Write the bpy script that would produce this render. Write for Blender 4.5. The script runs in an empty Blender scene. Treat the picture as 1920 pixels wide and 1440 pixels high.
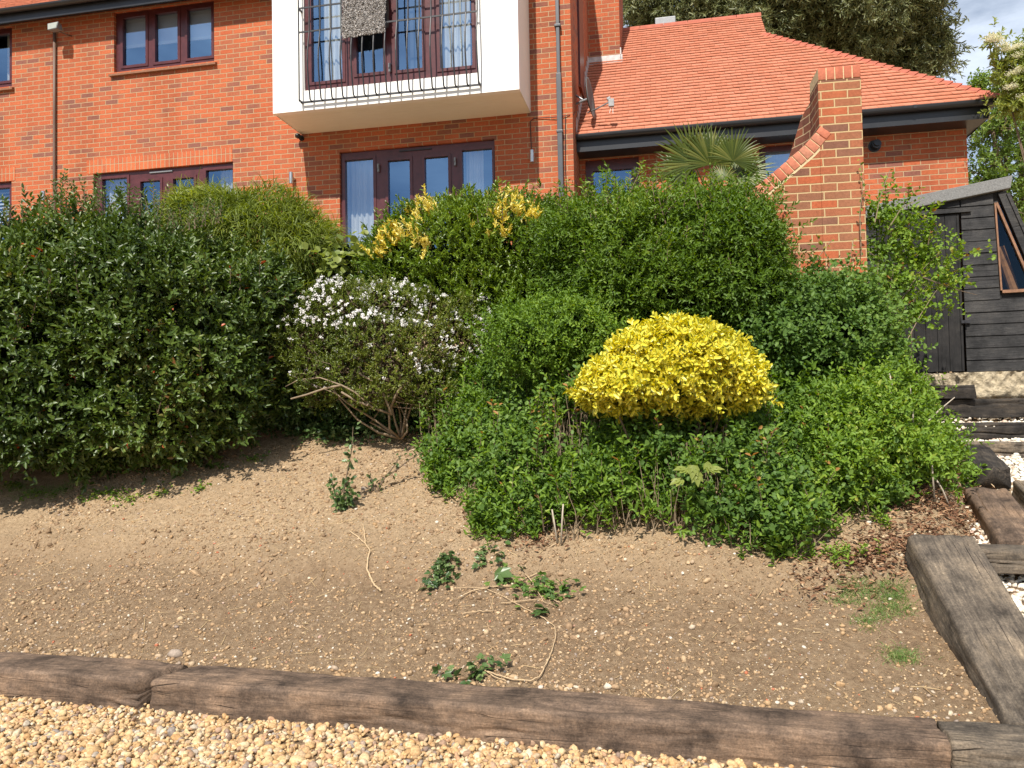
import bpy, bmesh, math, random
import numpy as np
from mathutils import Vector, Matrix
random.seed(7); RNG = np.random.default_rng(7)
SC = bpy.context.scene
COL = SC.collection
R_ = math.radians

# ------------------------------------------------------------------ camera
FPX = 1500.0; PITCH = R_(2.0); ROLL = 0.019; EYE = 1.55
cF = np.array([0, math.cos(PITCH), math.sin(PITCH)])
_r = np.array([1.0, 0, 0]); _u = np.array([0, -math.sin(PITCH), math.cos(PITCH)])
cR = math.cos(ROLL)*_r - math.sin(ROLL)*_u
cU = math.cos(ROLL)*_u + math.sin(ROLL)*_r
cC = np.array([0, 0, EYE])
cam_data = bpy.data.cameras.new('camera'); cam = bpy.data.objects.new('camera', cam_data); COL.objects.link(cam)
cam.matrix_world = Matrix(((cR[0], cU[0], -cF[0], 0), (cR[1], cU[1], -cF[1], 0), (cR[2], cU[2], -cF[2], EYE), (0, 0, 0, 1)))
cam_data.sensor_width = 36; cam_data.sensor_fit = 'HORIZONTAL'; cam_data.lens = FPX/1920*36
cam_data.clip_start = .05; cam_data.clip_end = 2000
SC.camera = cam

# ------------------------------------------------------------------ light
SUN_EL, SUN_AZ = 48.5, 18.0        # light travels towards +y, turned AZ degrees to +x
w = bpy.data.worlds.new('World'); SC.world = w; w.use_nodes = True
nt = w.node_tree; nt.nodes.clear()
out = nt.nodes.new('ShaderNodeOutputWorld'); bg = nt.nodes.new('ShaderNodeBackground')
sky = nt.nodes.new('ShaderNodeTexSky'); sky.sky_type = 'NISHITA'; sky.sun_disc = False
sky.sun_elevation = R_(SUN_EL); sky.sun_rotation = R_(180+SUN_AZ)
sky.air_density = 1.0; sky.dust_density = 0.6; sky.ozone_density = 1.6; sky.altitude = 50
tc = nt.nodes.new('ShaderNodeTexCoord'); mp = nt.nodes.new('ShaderNodeMapping'); mp.inputs['Scale'].default_value = (1.2, 1.2, 3.5)
nz = nt.nodes.new('ShaderNodeTexNoise'); nz.inputs['Scale'].default_value = 2.6; nz.inputs['Detail'].default_value = 7; nz.inputs['Roughness'].default_value = .6
rp = nt.nodes.new('ShaderNodeValToRGB'); rp.color_ramp.elements[0].position = .38; rp.color_ramp.elements[1].position = .72
rp.color_ramp.elements[1].color = (.75, .75, .75, 1)
mx = nt.nodes.new('ShaderNodeMixRGB'); mx.inputs['Color2'].default_value = (13.0, 14.2, 16.0, 1)
L = nt.links.new
L(tc.outputs['Generated'], mp.inputs['Vector']); L(mp.outputs['Vector'], nz.inputs['Vector']); L(nz.outputs['Fac'], rp.inputs['Fac'])
L(rp.outputs['Color'], mx.inputs['Fac']); L(sky.outputs['Color'], mx.inputs['Color1']); L(mx.outputs['Color'], bg.inputs['Color'])
bg.inputs['Strength'].default_value = 0.068
L(bg.outputs['Background'], out.inputs['Surface'])
sd = bpy.data.lights.new('sun', 'SUN'); sd.energy = 4.6; sd.angle = R_(.5); sd.color = (1, .94, .85)
so = bpy.data.objects.new('sun', sd); COL.objects.link(so)
_d = Vector((math.sin(R_(SUN_AZ))*math.cos(R_(SUN_EL)), math.cos(R_(SUN_AZ))*math.cos(R_(SUN_EL)), -math.sin(R_(SUN_EL))))
so.rotation_euler = _d.to_track_quat('-Z', 'Y').to_euler(); so.location = (0, 0, 20)
vs = SC.view_settings; vs.view_transform = 'Standard'; vs.look = 'None'; vs.exposure = 0.50; vs.gamma = 1
try: vs.use_curve_mapping = False
except Exception: pass
SC.cycles.use_denoising = True
SC.cycles.max_bounces = 7; SC.cycles.diffuse_bounces = 3; SC.cycles.transparent_max_bounces = 12

# ------------------------------------------------------------------ pixel helpers (photo pixels, 1920 wide)
def ray(px, py): return cF + (px-960)/FPX*cR + (720-py)/FPX*cU
def at(px, py, Y):
    d = ray(px, py); return cC + d*(Y/d[1])

# ------------------------------------------------------------------ object helpers
def tag(o, label=None, cat=None, group=None, kind=None):
    if label: o['label'] = label
    if cat: o['category'] = cat
    if group: o['group'] = group
    if kind: o['kind'] = kind
    return o
def empty(name, loc=(0, 0, 0), rz=0, **k):
    o = bpy.data.objects.new(name, None); COL.objects.link(o); o.location = loc; o.rotation_euler = (0, 0, rz)
    o.empty_display_size = .1
    return tag(o, **k)
def mesh_np(name, V, F4=None, F3=None, mat=None, parent=None, smooth=False, attrs=None, **k):
    me = bpy.data.meshes.new(name)
    V = np.asarray(V, np.float32).reshape(-1, 3)
    f4 = np.zeros((0, 4), np.int32) if F4 is None else np.asarray(F4, np.int32).reshape(-1, 4)
    f3 = np.zeros((0, 3), np.int32) if F3 is None else np.asarray(F3, np.int32).reshape(-1, 3)
    me.vertices.add(len(V)); me.vertices.foreach_set('co', V.ravel())
    nl = f4.size + f3.size; me.loops.add(nl); me.loops.foreach_set('vertex_index', np.concatenate([f4.ravel(), f3.ravel()]))
    me.polygons.add(len(f4)+len(f3))
    ls = np.concatenate([np.arange(len(f4))*4, f4.size+np.arange(len(f3))*3]).astype(np.int32)
    me.polygons.foreach_set('loop_start', ls)
    me.polygons.foreach_set('loop_total', np.concatenate([np.full(len(f4), 4), np.full(len(f3), 3)]).astype(np.int32))
    if smooth: me.polygons.foreach_set('use_smooth', np.ones(len(f4)+len(f3), bool))
    me.update(calc_edges=True)
    for an, av in (attrs or {}).items():
        a = me.attributes.new(an, 'FLOAT', 'POINT'); a.data.foreach_set('value', np.asarray(av, np.float32))
    if mat: me.materials.append(mat)
    o = bpy.data.objects.new(name, me); COL.objects.link(o)
    if parent: o.parent = parent
    return tag(o, **k)
class MB:
    def __init__(s): s.v = []; s.f = []
    def poly(s, pts, faces):
        b = len(s.v); s.v += [tuple(map(float, p)) for p in pts]; s.f += [tuple(b+i for i in f) for f in faces]
    def box(s, x0, x1, y0, y1, z0, z1):
        s.poly([(x0,y0,z0),(x1,y0,z0),(x1,y1,z0),(x0,y1,z0),(x0,y0,z1),(x1,y0,z1),(x1,y1,z1),(x0,y1,z1)],
               [(0,3,2,1),(4,5,6,7),(0,1,5,4),(1,2,6,5),(2,3,7,6),(3,0,4,7)])
    def hexa(s, p):   # 4 bottom + 4 top corners
        s.poly(p, [(0,3,2,1),(4,5,6,7),(0,1,5,4),(1,2,6,5),(2,3,7,6),(3,0,4,7)])
    def tube(s, pts, rad, n=8, cap=True):
        pts = [Vector(p) for p in pts]; rr = rad if isinstance(rad, (list, tuple)) else [rad]*len(pts)
        b = len(s.v); prev = None
        for i, p in enumerate(pts):
            t = (pts[min(i+1, len(pts)-1)]-pts[max(i-1, 0)]).normalized()
            a = prev if prev is not None else (Vector((0, 0, 1)) if abs(t.z) < .9 else Vector((1, 0, 0)))
            x = (a - t*a.dot(t)).normalized(); y = t.cross(x); prev = x
            for k in range(n):
                an = 2*math.pi*k/n; q = p+(x*math.cos(an)+y*math.sin(an))*rr[i]; s.v.append(tuple(q))
        for i in range(len(pts)-1):
            for k in range(n):
                k2 = (k+1) % n; s.f.append((b+i*n+k, b+i*n+k2, b+(i+1)*n+k2, b+(i+1)*n+k))
        if cap:
            s.f.append(tuple(b+k for k in reversed(range(n)))); e = b+(len(pts)-1)*n; s.f.append(tuple(e+k for k in range(n)))
    def build(s, name, mat, parent=None, smooth=False, bevel=0, **k):
        me = bpy.data.meshes.new(name); me.from_pydata(s.v, [], s.f); me.update()
        if bevel:
            bm = bmesh.new(); bm.from_mesh(me); bmesh.ops.remove_doubles(bm, verts=bm.verts, dist=1e-5)
            bmesh.ops.bevel(bm, geom=[e for e in bm.edges if e.is_manifold and e.calc_face_angle(0) > .6], offset=bevel, segments=2, affect='EDGES', profile=.6)
            bm.to_mesh(me); bm.free()
        if smooth:
            for p in me.polygons: p.use_smooth = True
        me.materials.append(mat)
        o = bpy.data.objects.new(name, me); COL.objects.link(o)
        if parent: o.parent = parent
        return tag(o, **k)
def fbm(P, seed=0, octs=3, scale=1.0):
    """cheap smooth pseudo-noise from rotated sines, about -1..1"""
    r = np.random.default_rng(1000+seed); P = np.asarray(P, float)*scale; o = np.zeros(P.shape[:-1]); a = 1; t = 0
    for k in range(octs):
        for j in range(3):
            d = r.normal(size=P.shape[-1]); d /= np.linalg.norm(d)
            o += a*np.sin(P@d*(2.1**k)*r.uniform(.8, 1.3)+r.uniform(0, 6.3)+1.3*np.sin(P@np.roll(d, 1)*(2.1**k)*.7)); t += a*.6
        a *= .5
    return o/t

# ------------------------------------------------------------------ materials
def lin(c): return tuple(((v/255)/12.92 if v/255 <= .04045 else ((v/255+.055)/1.055)**2.4) for v in c)
def nodes(name):
    m = bpy.data.materials.new(name); m.use_nodes = True; n = m.node_tree; n.nodes.clear()
    o = n.nodes.new('ShaderNodeOutputMaterial'); p = n.nodes.new('ShaderNodeBsdfPrincipled'); n.links.new(p.outputs[0], o.inputs[0])
    return m, n, p, o
def N(n, t, **kw):
    x = n.nodes.new('ShaderNode'+t)
    for k, v in kw.items():
        if k in x.inputs: x.inputs[k].default_value = v
        else: setattr(x, k, v)
    return x
def ramp(n, stops, interp='LINEAR'):
    r = n.nodes.new('ShaderNodeValToRGB'); r.color_ramp.interpolation = interp
    while len(r.color_ramp.elements) < len(stops): r.color_ramp.elements.new(.5)
    for e, (p, c) in zip(r.color_ramp.elements, stops): e.position = p; e.color = (*c[:3], 1)
    return r
def simple(name, col, rough=.6, noise=.12, scale=8, metal=0, bump=0, spec=.5, stretch=None):
    m, n, p, o = nodes(name); p.inputs['Roughness'].default_value = rough; p.inputs['Metallic'].default_value = metal
    p.inputs['Specular IOR Level'].default_value = spec
    t = N(n, 'TexCoord'); q = N(n, 'TexNoise', Scale=scale, Detail=6.0, Roughness=.6)
    if stretch:
        mp = N(n, 'Mapping'); mp.inputs['Scale'].default_value = stretch
        n.links.new(t.outputs['Object'], mp.inputs[0]); n.links.new(mp.outputs[0], q.inputs['Vector'])
    else: n.links.new(t.outputs['Object'], q.inputs['Vector'])
    a = tuple(max(0, v*(1-noise)) for v in col); b = tuple(v*(1+noise) for v in col)
    r = ramp(n, [(.3, a), (.7, b)]); n.links.new(q.outputs['Fac'], r.inputs[0]); n.links.new(r.outputs[0], p.inputs['Base Color'])
    if bump:
        bp = N(n, 'Bump', Strength=1.0, Distance=bump); n.links.new(q.outputs['Fac'], bp.inputs['Height']); n.links.new(bp.outputs[0], p.inputs['Normal'])
    return m
def brick_mat(name, axis='x', palette=None, bw=.225, rh=.075, mortar=.0105, mcol=(.46, .32, .19), off=.5, zshift=0, xshift=0):
    m, n, p, o = nodes(name); lk = n.links.new
    p.inputs['Roughness'].default_value = .88; p.inputs['Specular IOR Level'].default_value = .25
    t = N(n, 'TexCoord'); sp = N(n, 'SeparateXYZ'); cb = N(n, 'CombineXYZ'); lk(t.outputs['Object'], sp.inputs[0])
    a = {'x': ('X', 'Z'), 'y': ('Y', 'Z'), 'v': ('Z', 'X'), 'z': ('X', 'Y')}[axis]
    lk(sp.outputs[a[0]], cb.inputs['X']); lk(sp.outputs[a[1]], cb.inputs['Y'])
    ad = N(n, 'VectorMath', operation='ADD'); ad.inputs[1].default_value = (20+xshift, 3+zshift, 0); lk(cb.outputs[0], ad.inputs[0])
    # slightly wavy joints
    wn = N(n, 'TexNoise', Scale=14.0, Detail=2.0); lk(t.outputs['Object'], wn.inputs['Vector'])
    ws = N(n, 'VectorMath', operation='MULTIPLY_ADD'); ws.inputs[1].default_value = (.006, .006, 0); lk(wn.outputs['Color'], ws.inputs[0]); lk(ad.outputs[0], ws.inputs[2])
    b = N(n, 'TexBrick', offset=off, squash=1.0); b.inputs['Scale'].default_value = 1; b.inputs['Brick Width'].default_value = bw
    b.inputs['Row Height'].default_value = rh; b.inputs['Mortar Size'].default_value = mortar/2+.001; b.inputs['Mortar Smooth'].default_value = .25
    b.inputs['Color1'].default_value = (0, 0, 0, 1); b.inputs['Color2'].default_value = (1, 1, 1, 1); b.inputs['Mortar'].default_value = (.5, .5, .5, 1)
    lk(ws.outputs[0], b.inputs['Vector'])
    pal = palette or [(0, (.44, .108, .045)), (.35, (.48, .130, .054)), (.6, (.41, .108, .048)), (.85, (.37, .118, .060)), (.95, (.29, .105, .066)), (1, (.24, .095, .068))]
    # patchy drift so dark bricks cluster
    pn = N(n, 'TexNoise', Scale=.8, Detail=2.0); lk(t.outputs['Object'], pn.inputs['Vector'])
    mm = N(n, 'Math', operation='MULTIPLY_ADD'); mm.inputs[1].default_value = .9; mm.inputs[2].default_value = -.42; lk(pn.outputs['Fac'], mm.inputs[0])
    aa = N(n, 'Math', operation='ADD', use_clamp=True); lk(b.outputs['Color'], aa.inputs[0]); lk(mm.outputs[0], aa.inputs[1])
    r = ramp(n, pal); lk(aa.outputs[0], r.inputs[0])
    n2 = N(n, 'TexNoise', Scale=38.0, Detail=5.0, Roughness=.7); lk(t.outputs['Object'], n2.inputs['Vector'])
    r2 = ramp(n, [(.25, (.72, .72, .72)), (.75, (1.18, 1.18, 1.18))]); lk(n2.outputs['Fac'], r2.inputs[0])
    mu = N(n, 'MixRGB', blend_type='MULTIPLY'); mu.inputs['Fac'].default_value = 1; lk(r.outputs[0], mu.inputs['Color1']); lk(r2.outputs[0], mu.inputs['Color2'])
    st = N(n, 'TexNoise', Scale=.55, Detail=6.0, Roughness=.65); smp = N(n, 'Mapping'); smp.inputs['Scale'].default_value = (2.2, 2.2, .7); lk(t.outputs['Object'], smp.inputs[0]); lk(smp.outputs[0], st.inputs['Vector'])
    sr = ramp(n, [(.32, (.78, .76, .74)), (.5, (1, 1, 1)), (.72, (1.10, 1.12, 1.14))]); lk(st.outputs['Fac'], sr.inputs[0])
    mu2 = N(n, 'MixRGB', blend_type='MULTIPLY'); mu2.inputs['Fac'].default_value = 1; lk(mu.outputs[0], mu2.inputs['Color1']); lk(sr.outputs[0], mu2.inputs['Color2']); mu = mu2
    mo = N(n, 'MixRGB'); mo.inputs['Color2'].default_value = (*mcol, 1); lk(b.outputs['Fac'], mo.inputs['Fac']); lk(mu.outputs[0], mo.inputs['Color1'])
    lk(mo.outputs[0], p.inputs['Base Color'])
    h = N(n, 'Math', operation='MULTIPLY_ADD'); h.inputs[1].default_value = -1.0; lk(b.outputs['Fac'], h.inputs[0])
    h2 = N(n, 'Math', operation='MULTIPLY'); h2.inputs[1].default_value = .35; lk(n2.outputs['Fac'], h2.inputs[0]); lk(h2.outputs[0], h.inputs[2])
    bp = N(n, 'Bump', Strength=1.0, Distance=.009); lk(h.outputs[0], bp.inputs['Height']); lk(bp.outputs[0], p.inputs['Normal'])
    return m
def leaf_mat(name, stops, rough=.42, trans=.28, spec=.5, edge=None, edge_at=.62, patch=None, tone=None):
    """stops: ramp over per-leaf attribute v; edge: colour of the leaf margin; patch: colour ramp where attribute y=1"""
    if tone: stops = [(q, (c[0]*tone[0], c[1]*tone[1], c[2]*tone[2])) for q, c in stops]
    m, n, p, o = nodes(name); lk = n.links.new
    a = N(n, 'Attribute', attribute_name='v'); r = ramp(n, stops); lk(a.outputs['Fac'], r.inputs[0]); col = r.outputs[0]
    if patch:
        a2 = N(n, 'Attribute', attribute_name='y'); r2 = ramp(n, patch); lk(a.outputs['Fac'], r2.inputs[0])
        mm = N(n, 'MixRGB'); lk(a2.outputs['Fac'], mm.inputs['Fac']); lk(col, mm.inputs['Color1']); lk(r2.outputs[0], mm.inputs['Color2']); col = mm.outputs[0]
    if edge:
        e = N(n, 'Attribute', attribute_name='e'); er = ramp(n, [(edge_at-.08, (0, 0, 0)), (edge_at+.08, (1, 1, 1))]); lk(e.outputs['Fac'], er.inputs[0])
        mm = N(n, 'MixRGB'); lk(er.outputs[0], mm.inputs['Fac']); lk(col, mm.inputs['Color1']); mm.inputs['Color2'].default_value = (*edge, 1); col = mm.outputs[0]
    lk(col, p.inputs['Base Color']); p.inputs['Roughness'].default_value = rough; p.inputs['Specular IOR Level'].default_value = spec
    tr = N(n, 'BsdfTranslucent'); hs = N(n, 'HueSaturation'); hs.inputs['Saturation'].default_value = 1.15; hs.inputs['Value'].default_value = 1.5; hs.inputs['Hue'].default_value = .49
    lk(col, hs.inputs['Color']); lk(hs.outputs[0], tr.inputs['Color'])
    ms = N(n, 'MixShader'); ms.inputs[0].default_value = trans; lk(p.outputs[0], ms.inputs[1]); lk(tr.outputs[0], ms.inputs[2]); lk(ms.outputs[0], o.inputs[0])
    return m
def attr_mat(name, stops, rough=.7, spec=.4, noise=.25, scale=60, interp='LINEAR', bump=0):
    m, n, p, o = nodes(name); lk = n.links.new
    a = N(n, 'Attribute', attribute_name='v'); r = ramp(n, stops, interp); lk(a.outputs['Fac'], r.inputs[0])
    t = N(n, 'TexCoord'); q = N(n, 'TexNoise', Scale=float(scale), Detail=4.0); lk(t.outputs['Object'], q.inputs['Vector'])
    r2 = ramp(n, [(.3, (1-noise,)*3), (.7, (1+noise,)*3)]); lk(q.outputs['Fac'], r2.inputs[0])
    mu = N(n, 'MixRGB', blend_type='MULTIPLY'); mu.inputs['Fac'].default_value = 1; lk(r.outputs[0], mu.inputs['Color1']); lk(r2.outputs[0], mu.inputs['Color2'])
    lk(mu.outputs[0], p.inputs['Base Color']); p.inputs['Roughness'].default_value = rough; p.inputs['Specular IOR Level'].default_value = spec
    if bump:
        bp = N(n, 'Bump', Strength=1.0, Distance=bump); lk(q.outputs['Fac'], bp.inputs['Height']); lk(bp.outputs[0], p.inputs['Normal'])
    return m
def wood_mat(name, c0, c1, c2, axis=0, rough=.85, crack=True, green=None):
    """weathered timber, grain along local axis"""
    m, n, p, o = nodes(name); lk = n.links.new
    t = N(n, 'TexCoord'); sc = [9.0, 9.0, 9.0]; sc[axis] = .9
    mp = N(n, 'Mapping'); mp.inputs['Scale'].default_value = sc; lk(t.outputs['Object'], mp.inputs[0])
    a = N(n, 'TexNoise', Scale=6.0, Detail=10.0, Roughness=.74); lk(mp.outputs[0], a.inputs['Vector'])
    b = N(n, 'TexNoise', Scale=3.4, Detail=8.0, Roughness=.7); lk(t.outputs['Object'], b.inputs['Vector'])
    r1 = ramp(n, [(.3, c0), (.55, c1), (.75, c2)]); lk(a.outputs['Fac'], r1.inputs[0])
    r2 = ramp(n, [(.36, (.30, .30, .31)), (.5, (.92, .92, .92)), (.64, (1.55, 1.5, 1.4))]); lk(b.outputs['Fac'], r2.inputs[0])
    mu = N(n, 'MixRGB', blend_type='MULTIPLY'); mu.inputs['Fac'].default_value = 1; lk(r1.outputs[0], mu.inputs['Color1']); lk(r2.outputs[0], mu.inputs['Color2']); col = mu.outputs[0]
    sc2 = [20.0]*3; sc2[axis] = .75; mp2 = N(n, 'Mapping'); mp2.inputs['Scale'].default_value = sc2; lk(t.outputs['Object'], mp2.inputs[0])
    c = N(n, 'TexVoronoi', feature='DISTANCE_TO_EDGE'); c.inputs['Scale'].default_value = .8; lk(mp2.outputs[0], c.inputs['Vector'])
    cr = ramp(n, [(.0, (0, 0, 0)), (.016, (1, 1, 1))]); lk(c.outputs['Distance'], cr.inputs[0])
    msk = N(n, 'TexNoise', Scale=3.0, Detail=2.0); lk(t.outputs['Object'], msk.inputs['Vector'])
    mr = ramp(n, [(.56, (1, 1, 1)), (.64, (0, 0, 0))]); lk(msk.outputs['Fac'], mr.inputs[0])
    mxx = N(n, 'Math', operation='MAXIMUM'); lk(cr.outputs[0], mxx.inputs[0]); lk(mr.outputs[0], mxx.inputs[1])
    if crack:
        k = N(n, 'MixRGB'); k.inputs['Color1'].default_value = (.018, .013, .01, 1); lk(mxx.outputs[0], k.inputs['Fac']); lk(col, k.inputs['Color2']); col = k.outputs[0]
    fg = N(n, 'TexNoise', Scale=95.0, Detail=4.0, Roughness=.7); lk(mp.outputs[0], fg.inputs['Vector']) if False else lk(t.outputs['Object'], fg.inputs['Vector'])
    fr = ramp(n, [(.32, (.55, .55, .55)), (.6, (1.15, 1.15, 1.15)), (.78, (1.6, 1.5, 1.35))]); lk(fg.outputs['Fac'], fr.inputs[0])
    mf = N(n, 'MixRGB', blend_type='MULTIPLY'); mf.inputs['Fac'].default_value = .8; lk(col, mf.inputs['Color1']); lk(fr.outputs[0], mf.inputs['Color2']); col = mf.outputs[0]
    lk(col, p.inputs['Base Color']); p.inputs['Roughness'].default_value = rough; p.inputs['Specular IOR Level'].default_value = .3
    h = N(n, 'Math', operation='MULTIPLY_ADD'); h.inputs[1].default_value = .6; lk(a.outputs['Fac'], h.inputs[0]); lk(mxx.outputs[0], h.inputs[2])
    bp = N(n, 'Bump', Strength=1.0, Distance=.008); lk(h.outputs[0], bp.inputs['Height']); lk(bp.outputs[0], p.inputs['Normal'])
    return m
M = {}
M['brick'] = brick_mat('house_brick', 'x'); M['brick_side'] = brick_mat('house_brick_side', 'y')
M['soldier'] = brick_mat('soldier_brick', 'v', palette=[(0, (.55, .15, .06)), (.6, (.50, .13, .055)), (1, (.44, .12, .055))], off=0, xshift=.02, zshift=.0)
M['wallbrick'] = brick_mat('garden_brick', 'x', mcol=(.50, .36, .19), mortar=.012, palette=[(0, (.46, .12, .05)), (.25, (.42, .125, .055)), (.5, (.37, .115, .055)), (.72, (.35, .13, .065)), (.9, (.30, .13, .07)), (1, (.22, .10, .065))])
M['wallbrick_side'] = brick_mat('garden_brick_side', 'y', mcol=(.45, .33, .2), palette=[(0, (.30, .09, .045)), (1, (.16, .07, .05))])  # darker copy of the garden brick, shade of the side faces put into colour
M['cream'] = simple('cream_render', (.80, .77, .66), .5, .02, 3)
M['white'] = simple('white_paint', (.86, .85, .80), .35, .015, 3)
M['upvc'] = simple('rosewood_frame', (.085, .022, .024), .32, .25, 12, stretch=(1, 1, 1))
M['black'] = simple('black_plastic', (.018, .019, .022), .35, .2, 5)
M['iron'] = simple('black_iron', (.02, .02, .024), .45, .2, 20)
M['grey_pipe'] = simple('grey_pipe', (.07, .075, .085), .4, .15, 5)
M['brown_pipe'] = simple('brown_pipe', (.14, .085, .06), .5, .15, 5)
M['steel'] = simple('brushed_steel', (.55, .54, .52), .3, .1, 30, metal=.9)
M['greymetal'] = simple('grey_metal', (.22, .23, .24), .45, .15, 30, metal=.3)
M['lead'] = simple('lead_flashing', (.50, .49, .48), .5, .25, 12)
M['curtain'] = simple('curtain_cloth', (.80, .76, .66), .9, .05, 4)
M['blind'] = simple('blind_cloth', (.70, .72, .76), .8, .05, 4)
M['dark_room'] = simple('dark_room', (.035, .04, .05), .9, .2, 2)
M['felt'] = simple('roof_felt', (.19, .19, .185), .95, .35, 120, bump=.002)
M['concrete'] = None
M['rubble'] = simple('rough_concrete', (.42, .35, .24), .95, .5, 22, bump=.03)
def glass(name, refl=.34, tint=(.75, .8, .85)):
    m, n, p, o = nodes(name); lk = n.links.new
    g = N(n, 'BsdfGlossy'); g.inputs['Roughness'].default_value = .015; g.inputs['Color'].default_value = (.40, .66, 1.0, 1)  # blue put into the gloss colour so the reflected sky looks deeper
    t = N(n, 'BsdfTransparent'); t.inputs['Color'].default_value = (*tint, 1)
    q = N(n, 'TexNoise', Scale=1.3, Detail=1.0); c = N(n, 'TexCoord'); lk(c.outputs['Object'], q.inputs['Vector'])
    bp = N(n, 'Bump', Strength=.15, Distance=.01); lk(q.outputs['Fac'], bp.inputs['Height']); lk(bp.outputs[0], g.inputs['Normal'])
    ms = N(n, 'MixShader'); ms.inputs[0].default_value = refl; lk(t.outputs[0], ms.inputs[1]); lk(g.outputs[0], ms.inputs[2]); lk(ms.outputs[0], o.inputs[0])
    n.nodes.remove(p); return m
M['glass'] = glass('window_glass'); M['glass_shed'] = glass('shed_glass', .035, (.8, .78, .68))
def tile_mat():
    m, n, p, o = nodes('clay_tile'); lk = n.links.new
    a = N(n, 'Attribute', attribute_name='v')
    r = ramp(n, [(0, (.47, .17, .098)), (.4, (.51, .19, .112)), (.8, (.54, .21, .128)), (1, (.46, .18, .11))]); lk(a.outputs['Fac'], r.inputs[0])
    t = N(n, 'TexCoord'); q = N(n, 'TexNoise', Scale=25.0, Detail=5.0); lk(t.outputs['Object'], q.inputs['Vector'])
    r2 = ramp(n, [(.3, (.85,)*3), (.7, (1.1,)*3)]); lk(q.outputs['Fac'], r2.inputs[0])
    mu = N(n, 'MixRGB', blend_type='MULTIPLY'); mu.inputs['Fac'].default_value = 1; lk(r.outputs[0], mu.inputs['Color1']); lk(r2.outputs[0], mu.inputs['Color2'])
    lk(mu.outputs[0], p.inputs['Base Color']); p.inputs['Roughness'].default_value = .85; p.inputs['Specular IOR Level'].default_value = .25
    return m
M['tile'] = tile_mat()
M['hiptile'] = simple('hip_tile', (.40, .115, .07), .85, .2, 12)
def soil_mat():
    m, n, p, o = nodes('soil'); lk = n.links.new
    t = N(n, 'TexCoord'); P = t.outputs['Object']
    def ns(s, d=6.0, r=.6):
        q = N(n, 'TexNoise', Scale=float(s), Detail=d, Roughness=r); lk(P, q.inputs['Vector']); return q.outputs['Fac']
    sp = N(n, 'SeparateXYZ'); lk(P, sp.inputs[0])
    # dry sandy crest further up the bank, darker crumbly soil lower down (mask follows the bank height)
    hz = N(n, 'MapRange'); hz.inputs['From Min'].default_value = .38; hz.inputs['From Max'].default_value = .74; lk(sp.outputs['Z'], hz.inputs['Value'])
    big = ns(.9, 4.0); ad = N(n, 'Math', operation='MULTIPLY_ADD'); ad.inputs[1].default_value = 1.2; ad.inputs[2].default_value = -.6; lk(big, ad.inputs[0])
    sm = N(n, 'Math', operation='ADD', use_clamp=True); lk(hz.outputs[0], sm.inputs[0]); lk(ad.outputs[0], sm.inputs[1])
    dark = ramp(n, [(.3, (.19, .125, .072)), (.5, (.325, .22, .132)), (.72, (.49, .36, .23))]); lk(ns(26, 8.0, .75), dark.inputs[0])
    lite = ramp(n, [(.3, (.34, .225, .13)), (.5, (.51, .365, .22)), (.72, (.66, .49, .315))]); lk(ns(31, 8.0, .75), lite.inputs[0])
    mx = N(n, 'MixRGB'); lk(sm.outputs[0], mx.inputs['Fac']); lk(dark.outputs[0], mx.inputs['Color1']); lk(lite.outputs[0], mx.inputs['Color2'])
    v = N(n, 'TexVoronoi'); v.inputs['Scale'].default_value = 55; lk(P, v.inputs['Vector'])
    vr = ramp(n, [(.2, (1, 1, 1)), (.28, (0, 0, 0))]); lk(v.outputs['Distance'], vr.inputs[0])
    hs = ramp(n, [(0, (.42, .27, .14)), (.5, (.52, .37, .22)), (.8, (.28, .19, .12)), (1, (.62, .5, .36))]); lk(v.outputs['Color'], hs.inputs[0])
    m2 = N(n, 'MixRGB'); lk(vr.outputs[0], m2.inputs['Fac']); lk(mx.outputs[0], m2.inputs['Color1']); lk(hs.outputs[0], m2.inputs['Color2'])
    lk(m2.outputs[0], p.inputs['Base Color']); p.inputs['Roughness'].default_value = .95; p.inputs['Specular IOR Level'].default_value = .15
    h = N(n, 'Math', operation='MULTIPLY_ADD'); h.inputs[1].default_value = .5; lk(vr.outputs[0], h.inputs[0]); lk(ns(40, 8.0, .8), h.inputs[2])
    bp = N(n, 'Bump', Strength=1.0, Distance=.032); lk(h.outputs[0], bp.inputs['Height']); lk(bp.outputs[0], p.inputs['Normal'])
    return m
M['soil'] = soil_mat()

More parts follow.
